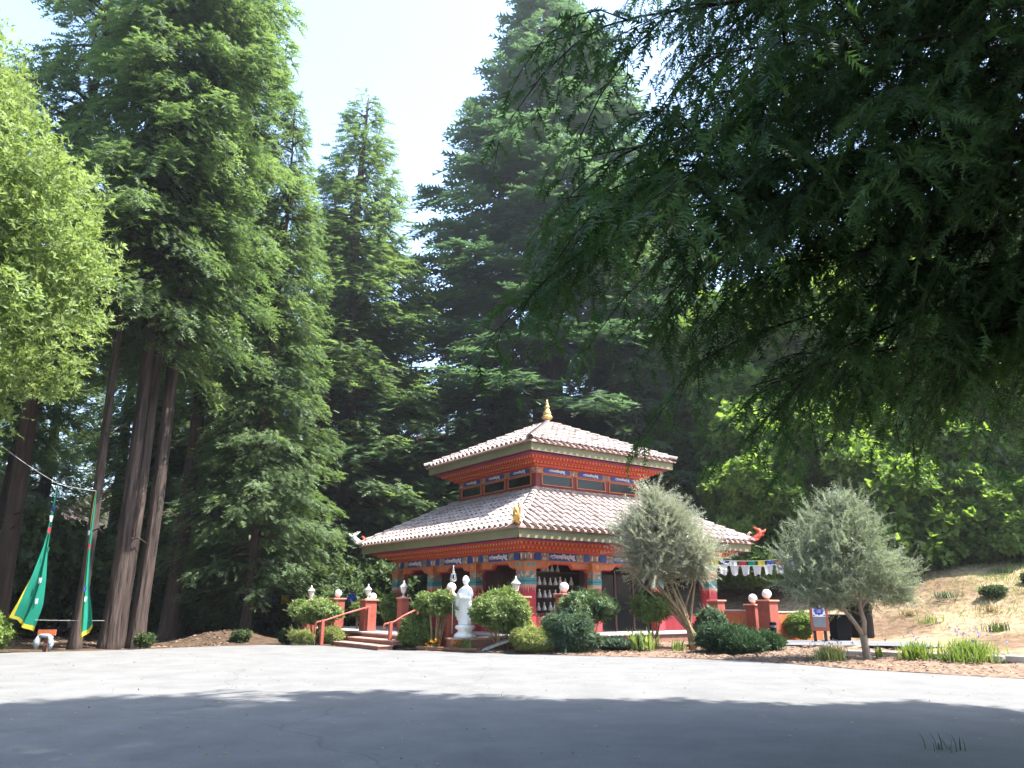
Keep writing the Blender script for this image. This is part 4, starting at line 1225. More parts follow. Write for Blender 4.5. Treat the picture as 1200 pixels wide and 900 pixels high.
flag_line((-10.9, 28.6, 1.62), (-5.6, 28.4, 1.50), .14, ['red', 'white', 'blue', 'grass', 'blue', 'blue', 'yellow', 'red', 'white', 'blue', 'grass', 'green', 'blue', 'grass'], .30, .30, .08, 'string of faded prayer flags under the dark trees', 80)

# ------------------------------------------------------------------ tall banners and ropes
def rope(p0, p1, label, r=.012, sag=0.05):
    p0, p1 = Vector(p0), Vector(p1); b = MB()
    b.tube([p0.lerp(p1, s) - p0 - Vector((0, 0, sag * 4 * s * (1 - s))) for s in [i / 10 for i in range(11)]], r, 5)
    return b.build('rope', 'rope', None, loc=p0, label=label, cat='rope')
rope((-15.6, 20.2, 6.55), (-11.80, 19.5, 4.12), 'slack rope from the shaded trunk to the wide banner', .006, .15)
rope((-11.80, 19.5, 4.12), (-10.95, 19.8, 3.98), 'short rope between the tops of the two banners', .006, .02)
rope((-13.6, 19.3, .82), (-10.3, 19.95, .72), 'low rope tied behind the foot of the banners', .005, .03)

def banner(name, rows, label, seed, nx_=15):
    """rows: (left point, right point) from top to foot; folded cloth with yellow border, tags"""
    t = thing(name, label, 'banner', Vector(rows[-1][0]))
    base = Vector(rows[-1][0])
    P = []
    for a, c in rows:
        a, c = Vector(a), Vector(c); P.append((a, c))
    N = 28; vs = []; r = random.Random(seed)
    for j in range(N + 1):
        s = j / N * (len(P) - 1); i = min(int(s), len(P) - 2); f = s - i
        a = P[i][0].lerp(P[i + 1][0], f); c = P[i][1].lerp(P[i + 1][1], f); w = (c - a).length
        for k in range(nx_):
            u = k / (nx_ - 1); q = a.lerp(c, u)
            q.y += w * (.16 * math.sin(u * 9 + j * .12 + seed) + .07 * math.sin(u * 17 + j * .2))
            vs.append(q - base)
    fa, fb = [], []
    for j in range(N):
        for k in range(nx_ - 1):
            (fb if (k == 0 or j >= N - 1) else fa).append((j * nx_ + k, j * nx_ + k + 1, (j + 1) * nx_ + k + 1, (j + 1) * nx_ + k))
    b = MB(); b.add(vs, fa); b.build('cloth', 'cloth_green', t, smooth=True)
    b = MB(); b.add(vs, fb); b.build('border', 'cloth_yellow', t, smooth=True)
    return t, base
t1, bs = banner('tall_banner', [((-11.82, 19.5, 4.12), (-11.78, 19.5, 4.12)), ((-11.84, 19.5, 3.4), (-11.79, 19.52, 3.4)), ((-11.90, 19.5, 2.55), (-11.81, 19.55, 2.55)), ((-11.99, 19.4, 1.75), (-11.76, 19.58, 1.75)), ((-12.12, 19.32, 1.15), (-11.77, 19.62, 1.1)), ((-12.24, 19.28, .80), (-11.88, 19.6, .45))], 'wide green prayer banner with yellow border spreading at its foot', 2)
for k, (z, m_) in enumerate([(3.55, 'blue'), (3.3, 'white'), (3.0, 'red')]):
    link('streamer', flag_mesh(.09, .15, 31 + k, 'cloth_' + m_, True), t1, loc=Vector((-11.80, 19.46, z)) - bs, rz=.5 * k)
for k, (x, z, m_) in enumerate([(-11.80, 1.75, 'white'), (-11.80, 1.25, 'white'), (-11.74, 2.5, 'green')]):
    link('streamer', flag_mesh(.07, .13, 41 + k, 'cloth_' + m_, True), t1, loc=Vector((x, 19.45, z)) - bs, rz=.4)
t2, bs = banner('tall_banner', [((-10.96, 19.8, 3.98), (-10.93, 19.8, 3.98)), ((-10.96, 19.8, 3.3), (-10.90, 19.82, 3.3)), ((-10.93, 19.8, 2.4), (-10.86, 19.82, 2.4)), ((-10.88, 19.8, 1.5), (-10.76, 19.85, 1.5)), ((-10.84, 19.78, .9), (-10.62, 19.88, 1.0)), ((-10.74, 19.74, .20), (-10.50, 19.88, .62))], 'narrow twisted green prayer banner with yellow lower hem', 5)
for k, (z, m_) in enumerate([(2.95, 'white'), (2.6, 'red'), (1.55, 'blue'), (1.3, 'white')]):
    link('streamer', flag_mesh(.07, .12, 61 + k, 'cloth_' + m_, True), t2, loc=Vector((-10.93 + .06 * k, 19.74, z)) - bs, rz=.3 * k)
t = thing('small_sign', 'small orange-red sign on a short post below the banners', 'sign', (-11.52, 19.65, -.03), .1)
b = MB(); b.b2((-.045, 0, 0), (.045, .06, .46)); b.build('post', 'timber', t)
b = MB(); b.b2((-.21, -.03, .40), (.21, -.001, .54)); b.build('board', 'low_wall', t)
b = MB()
b.tube([(-.20, -.06, .36), (-.10, -.09, .40), (.08, -.09, .40), (.19, -.06, .34)], [.03, .05, .05, .03], 8)
b.tube([(-.13, -.08, .38), (-.17, -.10, .25), (-.15, -.09, .08)], [.05, .085, .04], 8)
b.tube([(.12, -.08, .38), (.17, -.10, .22), (.15, -.09, .04)], [.05, .075, .03], 8)
b.build('hanging_bag', 'bag', None, smooth=True, loc=(-11.52, 19.65, -.03), rz=.1, label='crumpled grey jacket draped over the small orange-red sign', cat='jacket')

# ------------------------------------------------------------------ vegetation
def gh(x, y): return float(terrain_h(x, y))

# --- redwood kinds (crown and trunk meshes shared between copies)
KIND = {}
for key, sd, H, Rr, cl, nb, m_, kw in (
    ('tall', 1, 34, 5.0, .31, 215, 'leaf_redwood', dict(dens=3.6, spray=.46, droop=.42, lo=.45)),
    ('tall2', 2, 32, 4.7, .28, 200, 'leaf_redwood', dict(dens=3.5, spray=.46, droop=.42, lo=.45)),
    ('cone', 3, 30, 4.6, .07, 430, 'leaf_redwood', dict(dens=3.6, spray=.42, droop=.30, lo=.72, pw=.84)),
    ('blue', 4, 46, 8.0, .06, 480, 'leaf_redwood_blue', dict(dens=2.0, droop=.36, spray=.72, pw=1.05)),
):
    cm, br = redwood_crown('crown', sd, H, Rr, cl, nb, m_, **kw)
    KIND[key] = (cm, br, H)
def redwood(key, x, y, r0, label, group=None, scale=1.0, rz=0.0, twin=False, m='bark', bare=0, seed=0, z=None):
    cm, br, H = KIND[key]
    t = thing('redwood_tree', label, 'tree', (x, y, gh(x, y) if z is None else z), rz, group, scale)
    link('trunk', redwood_trunk('trunk', seed, H, r0, br, m, bare=bare, twin=twin), t)
    link('crown', cm, t)
    return t
redwood('tall', -11.72, 21.2, .185, 'slim leaning redwood with bare trunk just behind the green banners', rz=.4, scale=(.72, .72, .95), bare=3, seed=1)
redwood('tall2', -11.22, 22.0, .25, 'straight redwood between the slim redwood and the twin trunks', rz=2.0, scale=(.8, .8, 1), bare=3, seed=2)
redwood('tall', -10.85, 22.9, .235, 'stout twin trunked redwood with fluted bark and tall lit crown', rz=3.3, scale=(.92, .92, 1), twin=True, bare=4, seed=3)
redwood('tall2', -16.0, 24.3, .27, 'shaded redwood with a thick trunk behind the bright leafy tree', rz=5.1, scale=1.02, bare=2, seed=4, m='bark_dark')
redwood('tall', -11.9, 27.5, .30, 'shaded redwood behind the twin trunked redwood', rz=1.2, scale=(.9, .9, .95), seed=5, m='bark_dark')
redwood('cone', -9.3, 27.6, .26, 'low branched redwood with feathery sunlit boughs over the dirt mound', rz=.9, scale=(.72, .72, .74), seed=6, m='bark_dark')
redwood('cone', -8.7, 38.2, .42, 'pointed conical redwood standing alone against the sky', rz=2.4, scale=(1.5, 1.5, 1.0), twin=True, seed=7, m='bark_dark')
redwood('blue', 2.4, 45.5, .6, 'huge blue-green redwood towering behind the pavilion roof', rz=.3, scale=(1.85, 1.85, 1), seed=8, m='bark_dark')
redwood('blue', 9.5, 52, .7, 'broad dark redwood on the slope behind the huge redwood', rz=2.2, scale=(.7, .7, .6), seed=9, m='bark_dark')
redwood('cone', -1.0, 41.5, .35, 'dark redwood filling the gap beside the huge redwood', rz=4.0, scale=(.85, .85, .55), seed=10, m='bark_dark')
# the wood behind
fg = random.Random(21)
spots = [(-20, 30), (-24, 25), (-17, 35), (-13.5, 34), (-21, 40), (-26, 34), (-15, 43), (-11.5, 46), (-19, 49), (-28, 45), (-7, 50), (-3.5, 56), (2, 60), (-12, 58), (-24, 58), (-33, 40), (-34, 28), (-36, 54),
         (7, 40), (10, 44), (9, 58), (-30, 66), (-6, 68)]
tk = {k: redwood_trunk('trunk', 30 + i, KIND[k][2], .40, KIND[k][1], 'bark_dark', n=12) for i, k in enumerate(('tall', 'tall2', 'cone'))}
for i, (x, y) in enumerate(spots):
    key = ['tall', 'cone', 'tall2', 'cone'][i % 4]
    s = fg.uniform(.62, .92) * (1.0 if x < -10 or x > 6 else .62)
    t = thing('redwood_tree', 'dark redwood standing deep in the shaded wood', 'tree', (x, y, gh(x, y) - .1), fg.uniform(0, 6.28), 'redwoods deep in the wood', (s * 1.1, s * 1.1, s))
    link('trunk', tk[key], t); link('crown', KIND[key][0], t)

# --- near redwood whose boughs hang over the scene
def near_redwood():
    rng = np.random.default_rng(77)
    BX, BY, H = 8.7, 6.9, 29.0
    t = thing('redwood_tree', 'near dark redwood whose drooping boughs hang over the car park', 'tree', (BX, BY, -.05))
    bw = MB()
    hs = [0, .3, .8, 1.6, 3, 5, 8, 12, 17, 22, 26, H]
    bw.tube([(.08 * math.sin(h), .06 * math.cos(h * .7) - .0028 * h * h, h - (.2 if h == 0 else 0)) for h in hs], [.62 * ((1 - h / (H + .5)) ** .8 + .4 * math.exp(-h / .5)) for h in hs], 22, True, .06, 7)  # trunk bends back with height to shift the shadow it casts
    link('trunk', bw.mesh('trunk', 'bark_dark', smooth=True), t)
    # boughs on the open side, each with side boughs that carry hanging branchlets
    parts = []; wood = MB()
    def path_of(o, az, L, el, droop, wob=.06):
        ts = np.linspace(0, 1, 8)
        p = np.stack([o[0] + np.cos(az) * L * ts, o[1] + np.sin(az) * L * ts, o[2] + L * (math.tan(el) * ts - droop * ts ** 2)], 1)
        return ts, p + np.cumsum(rng.normal(0, wob * L / 8, p.shape), 0) * ts[:, None]
    def at_t(ts, p, t_): return np.stack([np.interp(t_, ts, p[:, i]) for i in range(3)], -1)
    def foliage(ts, path, az, L, nbl, droop, t0=.1, big=1.0):
        tb = t0 + (1 - t0) * (np.arange(nbl) + rng.random(nbl)) / nbl
        side = np.where(np.arange(nbl) % 2 == 0, 1.0, -1.0)
        o = at_t(ts, path, tb)
        bl = rng.uniform(.30, .85, nbl) * (1.15 - .5 * tb) * big
        fwd = np.array([np.cos(az), np.sin(az), -droop]); fwd /= np.linalg.norm(fwd)
        latv = np.array([-np.sin(az), np.cos(az), 0])
        d0 = nrm(fwd[None] * rng.uniform(.35, .9, (nbl, 1)) + latv[None] * (side * rng.uniform(.2, 1.0, nbl))[:, None])
        hang = rng.uniform(.3, 1.3, nbl)
        ns = np.maximum(4, (bl / .075).astype(int)); bi = np.repeat(np.arange(nbl), ns); n = len(bi)
        j = np.concatenate([np.arange(k) for k in ns]); f = (j + .3) / ns[bi]
        pos = o[bi] + d0[bi] * (bl[bi] * f)[:, None]; pos[:, 2] -= hang[bi] * bl[bi] * f ** 1.6
        tang = d0[bi].copy(); tang[:, 2] -= 1.6 * hang[bi] * f ** .6
        tang = nrm(tang)
        perp = nrm(np.cross(tang, np.array([0, 0, 1.0])) + 1e-6)
        xd = tang * .9 + perp * (np.where(j % 2 == 0, 1., -1.) * rng.uniform(.3, .9, n))[:, None] + rng.normal(0, .2, (n, 3)); xd[:, 2] -= .15
        zd = np.c_[rng.normal(0, .5, (n, 2)), np.ones(n)]
        sc = rng.uniform(.15, .33, n) * (1.1 - .3 * f) * big
        tone = np.clip(.55 * rng.random(nbl)[bi] + .2 * rng.random(n) + .35 * (f > .75) * rng.random(n), 0, 1)
        parts.append(scatter_mixed(FEATHERS_NEAR, pos, xd, zd, sc, tone, rng))
        for i in range(0, nbl, 3):
            e = o[i] + d0[i] * bl[i] * .8 - np.array([0, 0, hang[i] * bl[i] * .7])
            wood.tube([tuple(o[i]), tuple((o[i] + e) / 2 + np.array([0, 0, .1 * bl[i]])), tuple(e)], [.007, .005, .002], 3, False)
    def bough(z, az, L, el, droop, nsec):
        ts, p = path_of((0, 0, z), az, L, el, droop)
        wood.tube([tuple(q) for q in p], [max(.006, (.016 + .006 * L) * (1 - .92 * q)) for q in ts], 6, False)
        foliage(ts, p, az, L, 12, droop, .55)
        for k in range(nsec):
            t_ = .22 + .74 * (k + rng.random()) / nsec
            a2 = az + (1 if k % 2 else -1) * rng.uniform(.35, 1.05)
            L2_ = L * rng.uniform(.18, .36) * (1.3 - .75 * t_)
            dr2 = rng.uniform(.25, .75)
            ts2, p2 = path_of(at_t(ts, p, t_), a2, L2_, rng.uniform(-.25, .1), dr2, .12)
            wood.tube([tuple(q) for q in p2[::2]] + [tuple(p2[-1])], [.014, .011, .008, .005, .002], 4, False)
            foliage(ts2, p2, a2, L2_, max(6, int(L2_ * 7.5)), dr2, .08)
    def far_bough(z, az, L, el, droop, nbl):
        L = L * (1 - rng.uniform(.45, .95) * max(0.0, math.sin(az)))      # boughs cut short on one side to pull back the lot shadow
        ts, path = path_of((0, -.0028 * z * z, z), az, L, el, droop)
        wood.tube([tuple(q) for q in path[::2]], [max(.008, (.028 + .008 * L) * (1 - .9 * q)) for q in ts[::2]], 5, False)
        n = nbl * 3; tt = .15 + .85 * rng.random(n) ** .8
        p = at_t(ts, path, tt)
        lat = rng.uniform(-1, 1, n); lw = .22 * L * (1.1 - tt) + .3
        p += np.stack([-np.sin(az) * lat * lw, np.cos(az) * lat * lw, -.25 * np.abs(lat) * lw], 1)
        xd = np.stack([np.cos(az) - np.sin(az) * lat, np.sin(az) + np.cos(az) * lat, np.full(n, -.4)], 1) + rng.normal(0, .25, (n, 3))
        zd = np.c_[rng.normal(0, .3, (n, 2)), np.ones(n)]
        parts.append(scatter_mixed(FEATHERS_FAR, p, xd, zd, rng.uniform(.6, 1.1, n), np.clip(rng.normal(.35, .2, n), 0, 1), rng))
    for k in range(29):
        z = 4.9 + 6.6 * (k + rng.random()) / 29
        az = PI + rng.uniform(-.46, .26)
        bough(z, az, rng.uniform(5.6, 8.4) * (1.0 if z < 8.3 else .82), rng.uniform(-.04, .18), rng.uniform(.12, .25), 11)
    for k in range(9):                        # low skirt
        L_ = rng.uniform(3.6, 6.6)
        bough(rng.uniform(4.3, 5.3), PI + rng.uniform(-.42, .10), L_, rng.uniform(-.03, .10), rng.uniform(.16, .29), 9)
    for k in range(6):                        # shorter inner boughs
        bough(5.5 + 8 * rng.random(), PI + rng.uniform(-.9, .7), rng.uniform(3, 5.5), rng.uniform(-.1, .1), rng.uniform(.12, .28), 8)
    for k in range(62):                      # the rest of the crown, above and behind
        u = rng.random() ** .9
        z = 11.5 + 17 * u
        far_bough(z, rng.uniform(0, 2 * PI), (6.4 * (1 - u) ** .7 + .6) * rng.uniform(.7, 1.1), .1 + .4 * u, .28, 30)
    for k in range(34):
        far_bough(5 + 9 * rng.random(), rng.uniform(-1.9, .4), rng.uniform(4, 7), 0, .28, 26)
    V, T, tn = merge(parts)
    link('crown', tri_mesh('crown', V, T, tn, 'leaf_near'), t)
    wd = wood.mesh('boughs', 'twig', smooth=True); link('boughs', wd, t)
    print('near redwood tris', len(T), 'wood', len(wd.polygons))
near_redwood()
# a second big tree behind the camera side casts the long shade over the lot
t = redwood('tall', 5.0, -2.5, .5, 'tall wide redwood of the grove whose shade falls over the car park', rz=1.0, scale=(1.45, 1.45, .9), seed=44, m='bark_dark')

# unseen grove redwoods added round the lot to block sky light
gg = random.Random(31)
for i, (x, y) in enumerate([(-9, -10), (-16, -6), (-22, 1), (-26, 9), (-29, 17), (9, -9), (15, -14), (-3, -16), (22, -10), (-14, -18), (3, -22), (-24, -14)]):
    key = ['tall', 'cone', 'tall2'][i % 3]; s_ = gg.uniform(.75, .95)
    t = thing('redwood_tree', 'unseen grove redwood added around the car park to block sky light', 'tree', (x, y, gh(x, y) - .1), gg.uniform(0, 6.28), 'grove around the car park', (s_ * 1.25, s_ * 1.25, s_))
    link('trunk', tk[key], t); link('crown', KIND[key][0], t)

# --- bright leafy tree at the edge of the lot
lobes = [(-12.4, 15.2, 9.6, 2.9, 2.6, 2.6), (-11.4, 14.6, 7.4, 2.7, 2.4, 2.2), (-13.8, 15.4, 11.9, 2.4, 2.4, 2.0), (-10.5, 15.0, 8.9, 1.7, 1.7, 1.5), (-10.9, 14.7, 6.2, 1.9, 1.8, 1.3), (-12.9, 14.8, 5.6, 2.2, 2.0, 1.6), (-15.5, 15.5, 9, 2.8, 2.6, 3.0), (-12.2, 15.0, 12.0, 1.6, 1.6, 1.3), (-12.4, 14.3, 4.3, 1.2, 1.2, .8), (-14.6, 16.2, 14.2, 2.2, 2.2, 1.9), (-16.2, 16.0, 12.6, 2.2, 2.2, 2.2), (-13.2, 15.8, 13.6, 1.2, 1.2, 1.0)]
bt = thing('bay_tree', 'bright yellow-green leafy tree at the side of the car park', 'tree', (0, 0, 0))
bt.location = (-14.6, 15.4, -.05)
L2 = [(a + 14.2, b_ - 15.4, c + .05, d, e, f) for a, b_, c, d, e, f in lobes]
rb = random.Random(5); L3 = list(L2)
for l in L2:
    for k in range(6):
        d = Vector((rb.gauss(0, 1), rb.gauss(0, 1), rb.gauss(0, .8))).normalized(); s_ = rb.uniform(.28, .45)
        L3.append((l[0] + d.x * l[3] * .9, l[1] + d.y * l[4] * .9, l[2] + d.z * l[5] * .9, l[3] * s_, l[4] * s_, l[5] * s_))
link('crown', lobed_crown('crown', 5, L3, 26000, .135, 'leaf_bay', TUFTS, fill=.30, shape=2.1, up=.9, shoots=3500, shoot_l=.55), bt)
link('trunk', limbs('trunk', 5, (0, 0, 0), [(l[0], l[1], l[2]) for l in L2[:7]], .28, 'bark_dark', .25), bt)

# --- leafy trees on the hillside
hill = [(10.6, 31.5, 5.6, 'pale spreading tree just beyond the roof corner'), (14.2, 30.0, 6.4, 'maple with large pale leaves behind the olive tree'), (17.4, 30.2, 7.0, 'dense green maple above the dry bank'), (21.0, 29.5, 7.4, 'sunlit maple at the end of the dry bank'), (16.0, 38.0, 13.0, 'tall bright maple on the upper slope behind the dense maple'), (22.0, 38.0, 14.5, 'tallest leafy tree on the upper slope'), (28.5, 36.0, 14.0, 'leafy tree high on the slope beyond the sunlit maple'), (12.0, 40.5, 11.0, 'leafy tree in the hollow behind the pale spreading tree'), (27.5, 31.0, 8.5, 'wide leafy tree beyond the sunlit maple'), (19.6, 28.2, 4.2, 'low leafy tree rooted on the dry bank'), (23.2, 27.0, 5.0, 'bushy tree beside the low leafy tree on the bank'), (14.5, 34.5, 8.5, 'leafy tree filling the gap behind the large leaved maple'), (20.0, 34.0, 9.0, 'leafy tree between the dense maple and the sunlit maple'), (25.0, 34.5, 10.0, 'round leafy tree above the end of the bank'), (18.5, 36.0, 11.5, 'bright leafy tree rising over the dense maple'), (12.3, 33.5, 7.0, 'leafy tree close behind the roof corner beast'), (16.4, 29.0, 4.2, 'small leafy tree on the brow of the bank'), (18.0, 27.6, 3.4, 'rounded leafy bush rooted low on the bank')]
hm = []
for sd in range(3):
    r = random.Random(60 + sd)
    lob = [(0, 0, .60, .30, .30, .30)] + [(.36 * math.cos(a) * r.uniform(.6, 1), .36 * math.sin(a) * r.uniform(.6, 1), r.uniform(.22, .86), r.uniform(.16, .26), r.uniform(.16, .26), r.uniform(.12, .19)) for a in [2 * PI * i / 11 + r.uniform(-.2, .2) for i in range(11)]] + [(r.uniform(-.15, .15), r.uniform(-.15, .15), .92, .2, .2, .14)] + [(.34 * math.cos(a), .34 * math.sin(a), r.uniform(.08, .2), .19, .19, .13) for a in [2 * PI * i / 6 for i in range(6)]]
    hm.append((lobed_crown('crown', 70 + sd, lob, 11000, .048, 'leaf_maple', TUFTS_BROAD, fill=.25, shape=1.4, up=1.3, jit=.45), lob))
for i, (x, y, h, lab) in enumerate(hill):
    cm, lob = hm[i % 3]
    t = thing('hillside_tree', lab, 'tree', (x, y, gh(x, y) - .05), i * 1.1)
    o = link('crown', cm, t, scale=(h * .92, h * .92, h))
    link('trunk', limbs('trunk', i, (0, 0, 0), [(l[0] * h * .9, l[1] * h * .9, l[2] * h) for l in lob[:9]], .02 * h, 'bark_dark', .3), t)

# --- understorey in the shade
um = []
for sd in range(3):
    r = random.Random(90 + sd)
    lob = [(0, 0, .45, .5, .5, .42)] + [(.5 * math.cos(a), .5 * math.sin(a), r.uniform(.25, .9), r.uniform(.22, .36), r.uniform(.22, .36), r.uniform(.18, .3)) for a in [2 * PI * i / 8 for i in range(8)]]
    um.append((lobed_crown('crown', 95 + sd, lob, 3600, .085, 'leaf_under', TUFTS_BROAD, fill=.3, shape=1.6), lob))
us = [(-13.6, 30, 3.2), (-11.2, 32.5, 3.6), (-8.6, 30.8, 2.8), (-6.4, 32, 2.8), (-9.8, 35.5, 4.2), (-15.8, 31.5, 3.4), (-18.5, 28.5, 3.6), (-5.2, 35, 3.2), (-13, 38, 4.6), (-17, 37, 4.5), (-20.5, 33, 4.2), (-7.2, 29.6, 1.9), (-6.9, 42, 4.2), (-2.6, 36.5, 3.0), (8.8, 34.5, 3.0), (-8.0, 45, 5.2), (-22, 28, 3.4), (-10.4, 29.2, 1.7), (-16, 45, 5), (-3, 47, 5)]
for i, (x, y, s) in enumerate(us):
    cm, lob = um[i % 3]
    t = thing('understorey_bush', 'dark leafy bush growing in the shade of the redwoods', 'bush', (x, y, gh(x, y) - .05), i * 1.7, 'bushes in the shaded wood', s)
    link('crown', cm, t); link('stems', limbs('stems', i, (0, 0, 0), [l[:3] for l in lob[1:6]], .02, 'stems', .2), t)

# --- olive and silvery trees
ol = thing('olive_tree', 'small grey-green olive tree with a forked pale trunk', 'tree', (7.63, 17.05, .03), 0, None, (.92, .92, 1.0))
lob = [(-.15, .2, 2.0, 1.0, .95, .85), (-.95, .3, 1.75, .75, .7, .60), (.65, .2, 1.75, .70, .7, .55), (-.45, .25, 2.75, .75, .7, .62), (.15, .2, 2.85, .6, .6, .60), (-1.2, .3, 2.2, .5, .5, .5), (.95, .2, 1.45, .42, .5, .32), (-.1, .2, 3.3, .35, .35, .35), (-.7, .2, 1.35, .6, .6, .3)]
link('crown', lobed_crown('crown', 31, lob, 6200, .09, 'leaf_olive', TUFTS_THIN, fill=.42, jit=.8, shape=1.8, shoots=1500, shoot_l=.42), ol)
b = MB()
b.tube([(0, 0, -.12), (0, 0, .02), (-.02, 0, .25), (-.04, 0, .52)], [.135, .105, .085, .085], 12, True, .06, 5)
b.tube([(-.04, 0, .50), (-.18, .02, .75), (-.36, .05, 1.0), (-.55, .1, 1.2), (-.85, .2, 1.7)], [.062, .052, .045, .038, .015], 9)
b.tube([(-.03, 0, .50), (.03, .02, .80), (-.02, .05, 1.1), (.04, .1, 1.5), (.2, .2, 2.5)], [.066, .055, .050, .042, .015], 9)
b.tube([(-.36, .05, 1.0), (-.55, .05, 1.08), (-.62, .08, 1.22)], [.03, .028, .02], 7)
b.tube([(.0, .05, 1.05), (.25, .1, 1.35), (.6, .2, 1.7)], [.035, .028, .012], 7)
b.tube([(-.02, .05, 1.2), (-.2, .1, 1.7), (-.4, .2, 2.6)], [.035, .025, .010], 7)
b.build('trunk', 'bark_olive', ol, smooth=True)
# long wispy shoots on its open side
sv = thing('silver_tree', 'pale silvery feathery tree in front of the pavilion roof', 'tree', (4.72, 20.45, .08))
lob = [(-.60, .2, 2.75, .72, .7, .62), (-1.25, .2, 2.65, .46, .5, .5), (.25, .2, 2.5, .52, .5, .46), (-.75, .2, 3.4, .50, .5, .45), (-1.15, .2, 3.2, .36, .36, .36), (-.30, .2, 3.3, .42, .4, .36), (.15, .2, 2.0, .42, .4, .26), (-.9, .2, 2.0, .60, .5, .30), (-.85, .2, 3.85, .25, .25, .26), (-1.6, .2, 2.95, .24, .3, .22)]
link('crown', lobed_crown('crown', 33, lob, 4600, .10, 'leaf_silver', TUFTS_THIN, fill=.5, jit=.9, up=.6, shape=2.0, shoots=2600, shoot_l=.52), sv)
rs = random.Random(12); b = MB()
for k in range(11):
    l = lob[k % len(lob)]; tx, tz = l[0] + rs.uniform(-.3, .3), l[2] + rs.uniform(-.2, .3)
    x0, y0 = rs.uniform(-.14, .1), rs.uniform(-.1, .12)
    b.tube([(x0 * .6, y0 * .6, -.12), (x0, y0, .35), (x0 + (tx - x0) * .35 + rs.uniform(-.15, .15), y0, .95), (x0 + (tx - x0) * .7 + rs.uniform(-.12, .12), .1, 1.6), (tx, .2, tz)], [.05, .042, .034, .022, .006], 7)
b.build('trunk', 'stems', sv, smooth=True)

# --- clipped shrubs
def shrub(name, label, x, y, w, h, z0, leaf_m, nleaf, leafs, seed, stems=8, bottom=0.0, flat=.75, group=None, splay=.35, tm=None):
    """clipped head of leaves held on bare stems"""
    r = random.Random(seed)
    t = thing(name, label, 'shrub', (x, y, z0))
    hh = (h - bottom) / 2
    lob = [(0, 0, bottom + hh, w * .38, w * .34, hh * .88)]
    for i in range(9):
        a = 2 * PI * i / 9 + r.uniform(-.2, .2)
        lob.append((w * r.uniform(.18, .36) * math.cos(a), w * r.uniform(.16, .30) * math.sin(a), bottom + hh * r.uniform(.55, 1.50), w * r.uniform(.12, .24), w * r.uniform(.12, .23), hh * r.uniform(.28, .58)))
    link('crown', lobed_crown('crown', seed, lob, nleaf, leafs, leaf_m, tm or TUFTS, fill=.2, shape=1.2, up=.9, shoots=nleaf // 12, shoot_l=leafs * 2.6), t)
    if stems:
        b = MB()
        for k in range(stems):
            a = r.uniform(0, 2 * PI); s = splay * w * r.uniform(.3, 1)
            b.tube([(s * .25 * math.cos(a), s * .25 * math.sin(a), -.06), (s * .45 * math.cos(a), s * .45 * math.sin(a), bottom * .5 + .05), (s * .85 * math.cos(a), s * .85 * math.sin(a), bottom + hh * .7)], [.020, .016, .010], 6)
        b.build('stems', 'stems', t, smooth=True)
    return t
shrub('clipped_shrub', 'wide clipped topiary with pale edged leaves near the steps', -5.85, 23.55, 1.75, 1.32, -.03, 'leaf_hedge', 3000, .085, 201, 9, .55)
shrub('round_bush', 'round bright green bush between the steps and the vase shaped shrub', -2.52, 20.95, 1.0, .90, 0, 'leaf_hedge', 2600, .075, 202, 4, 0.02)
shrub('clipped_shrub', 'vase shaped clipped shrub with many bare stems beside the statue', -2.02, 20.85, 1.2, 1.46, .02, 'leaf_hedge', 2400, .08, 203, 16, .82, splay=.42)
shrub('clipped_shrub', 'large rounded clipped shrub beside the statue and terrace corner', -.22, 20.2, 1.52, 1.56, .03, 'leaf_hedge', 4200, .085, 204, 10, .34)
shrub('clipped_shrub', 'dark clipped shrub under the globe lamp in the front bed', 1.98, 20.35, 1.48, 1.48, .05, 'leaf_hedge_dark', 3600, .085, 205, 10, .58)
shrub('clipped_shrub', 'clipped shrub with pale leaves beside the silvery tree', 3.70, 20.75, 1.18, 1.42, .06, 'leaf_hedge', 2700, .085, 206, 8, .62)
shrub('clipped_shrub', 'small round clipped shrub behind the red pier on the terrace', -5.1, 26.0, .42, 1.12, .05, 'leaf_hedge', 700, .07, 207, 3, .70)
shrub('clipped_shrub', 'upright green shrub between the pier and the far bay', -3.85, 25.1, .66, 1.18, FL, 'leaf_hedge', 1200, .075, 208, 4, .1)
shrub('low_mound', 'pale grey-green grassy mound under the wide topiary', -6.05, 22.95, .82, .42, 0, 'leaf_santolina', 1500, .075, 209, 0, 0, tm=TUFTS_THIN)
shrub('low_mound', 'pale mound at the foot of the long handrail beside the steps', -5.22, 23.15, .75, .52, 0, 'leaf_santolina', 1300, .075, 210, 0, 0, tm=TUFTS_THIN)
shrub('low_mound', 'pale yellow-green santolina mound at the edge of the lot', .50, 19.55, 1.15, .62, .02, 'leaf_santolina', 3000, .075, 211, 0, 0, tm=TUFTS_THIN)
shrub('rosemary_bush', 'spiky blue-green rosemary bush beside the santolina mound', 1.48, 19.55, 1.32, .90, .02, 'leaf_rosemary', 3800, .12, 212, 0, 0, tm=TUFTS_THIN)
shrub('low_mound', 'low grey ground cover in front of the terrace ledge', 2.62, 20.1, 1.0, .30, .06, 'leaf_rosemary', 1400, .07, 213, 0, 0)
shrub('low_bush', 'loose blue-green bush at the foot of the silvery tree', 5.42, 21.35, .95, .98, .10, 'leaf_rosemary', 1800, .10, 214, 5, .1)
shrub('juniper_bush', 'wide low dark green juniper at the edge of the lot', 5.25, 19.3, 1.75, .62, .05, 'leaf_juniper', 4200, .11, 215, 0, 0, tm=TUFTS_THIN)
shrub('juniper_bush', 'low trailing juniper beside the grey path', 6.35, 19.9, 1.1, .45, .06, 'leaf_juniper', 2000, .11, 216, 0, 0, tm=TUFTS_THIN)
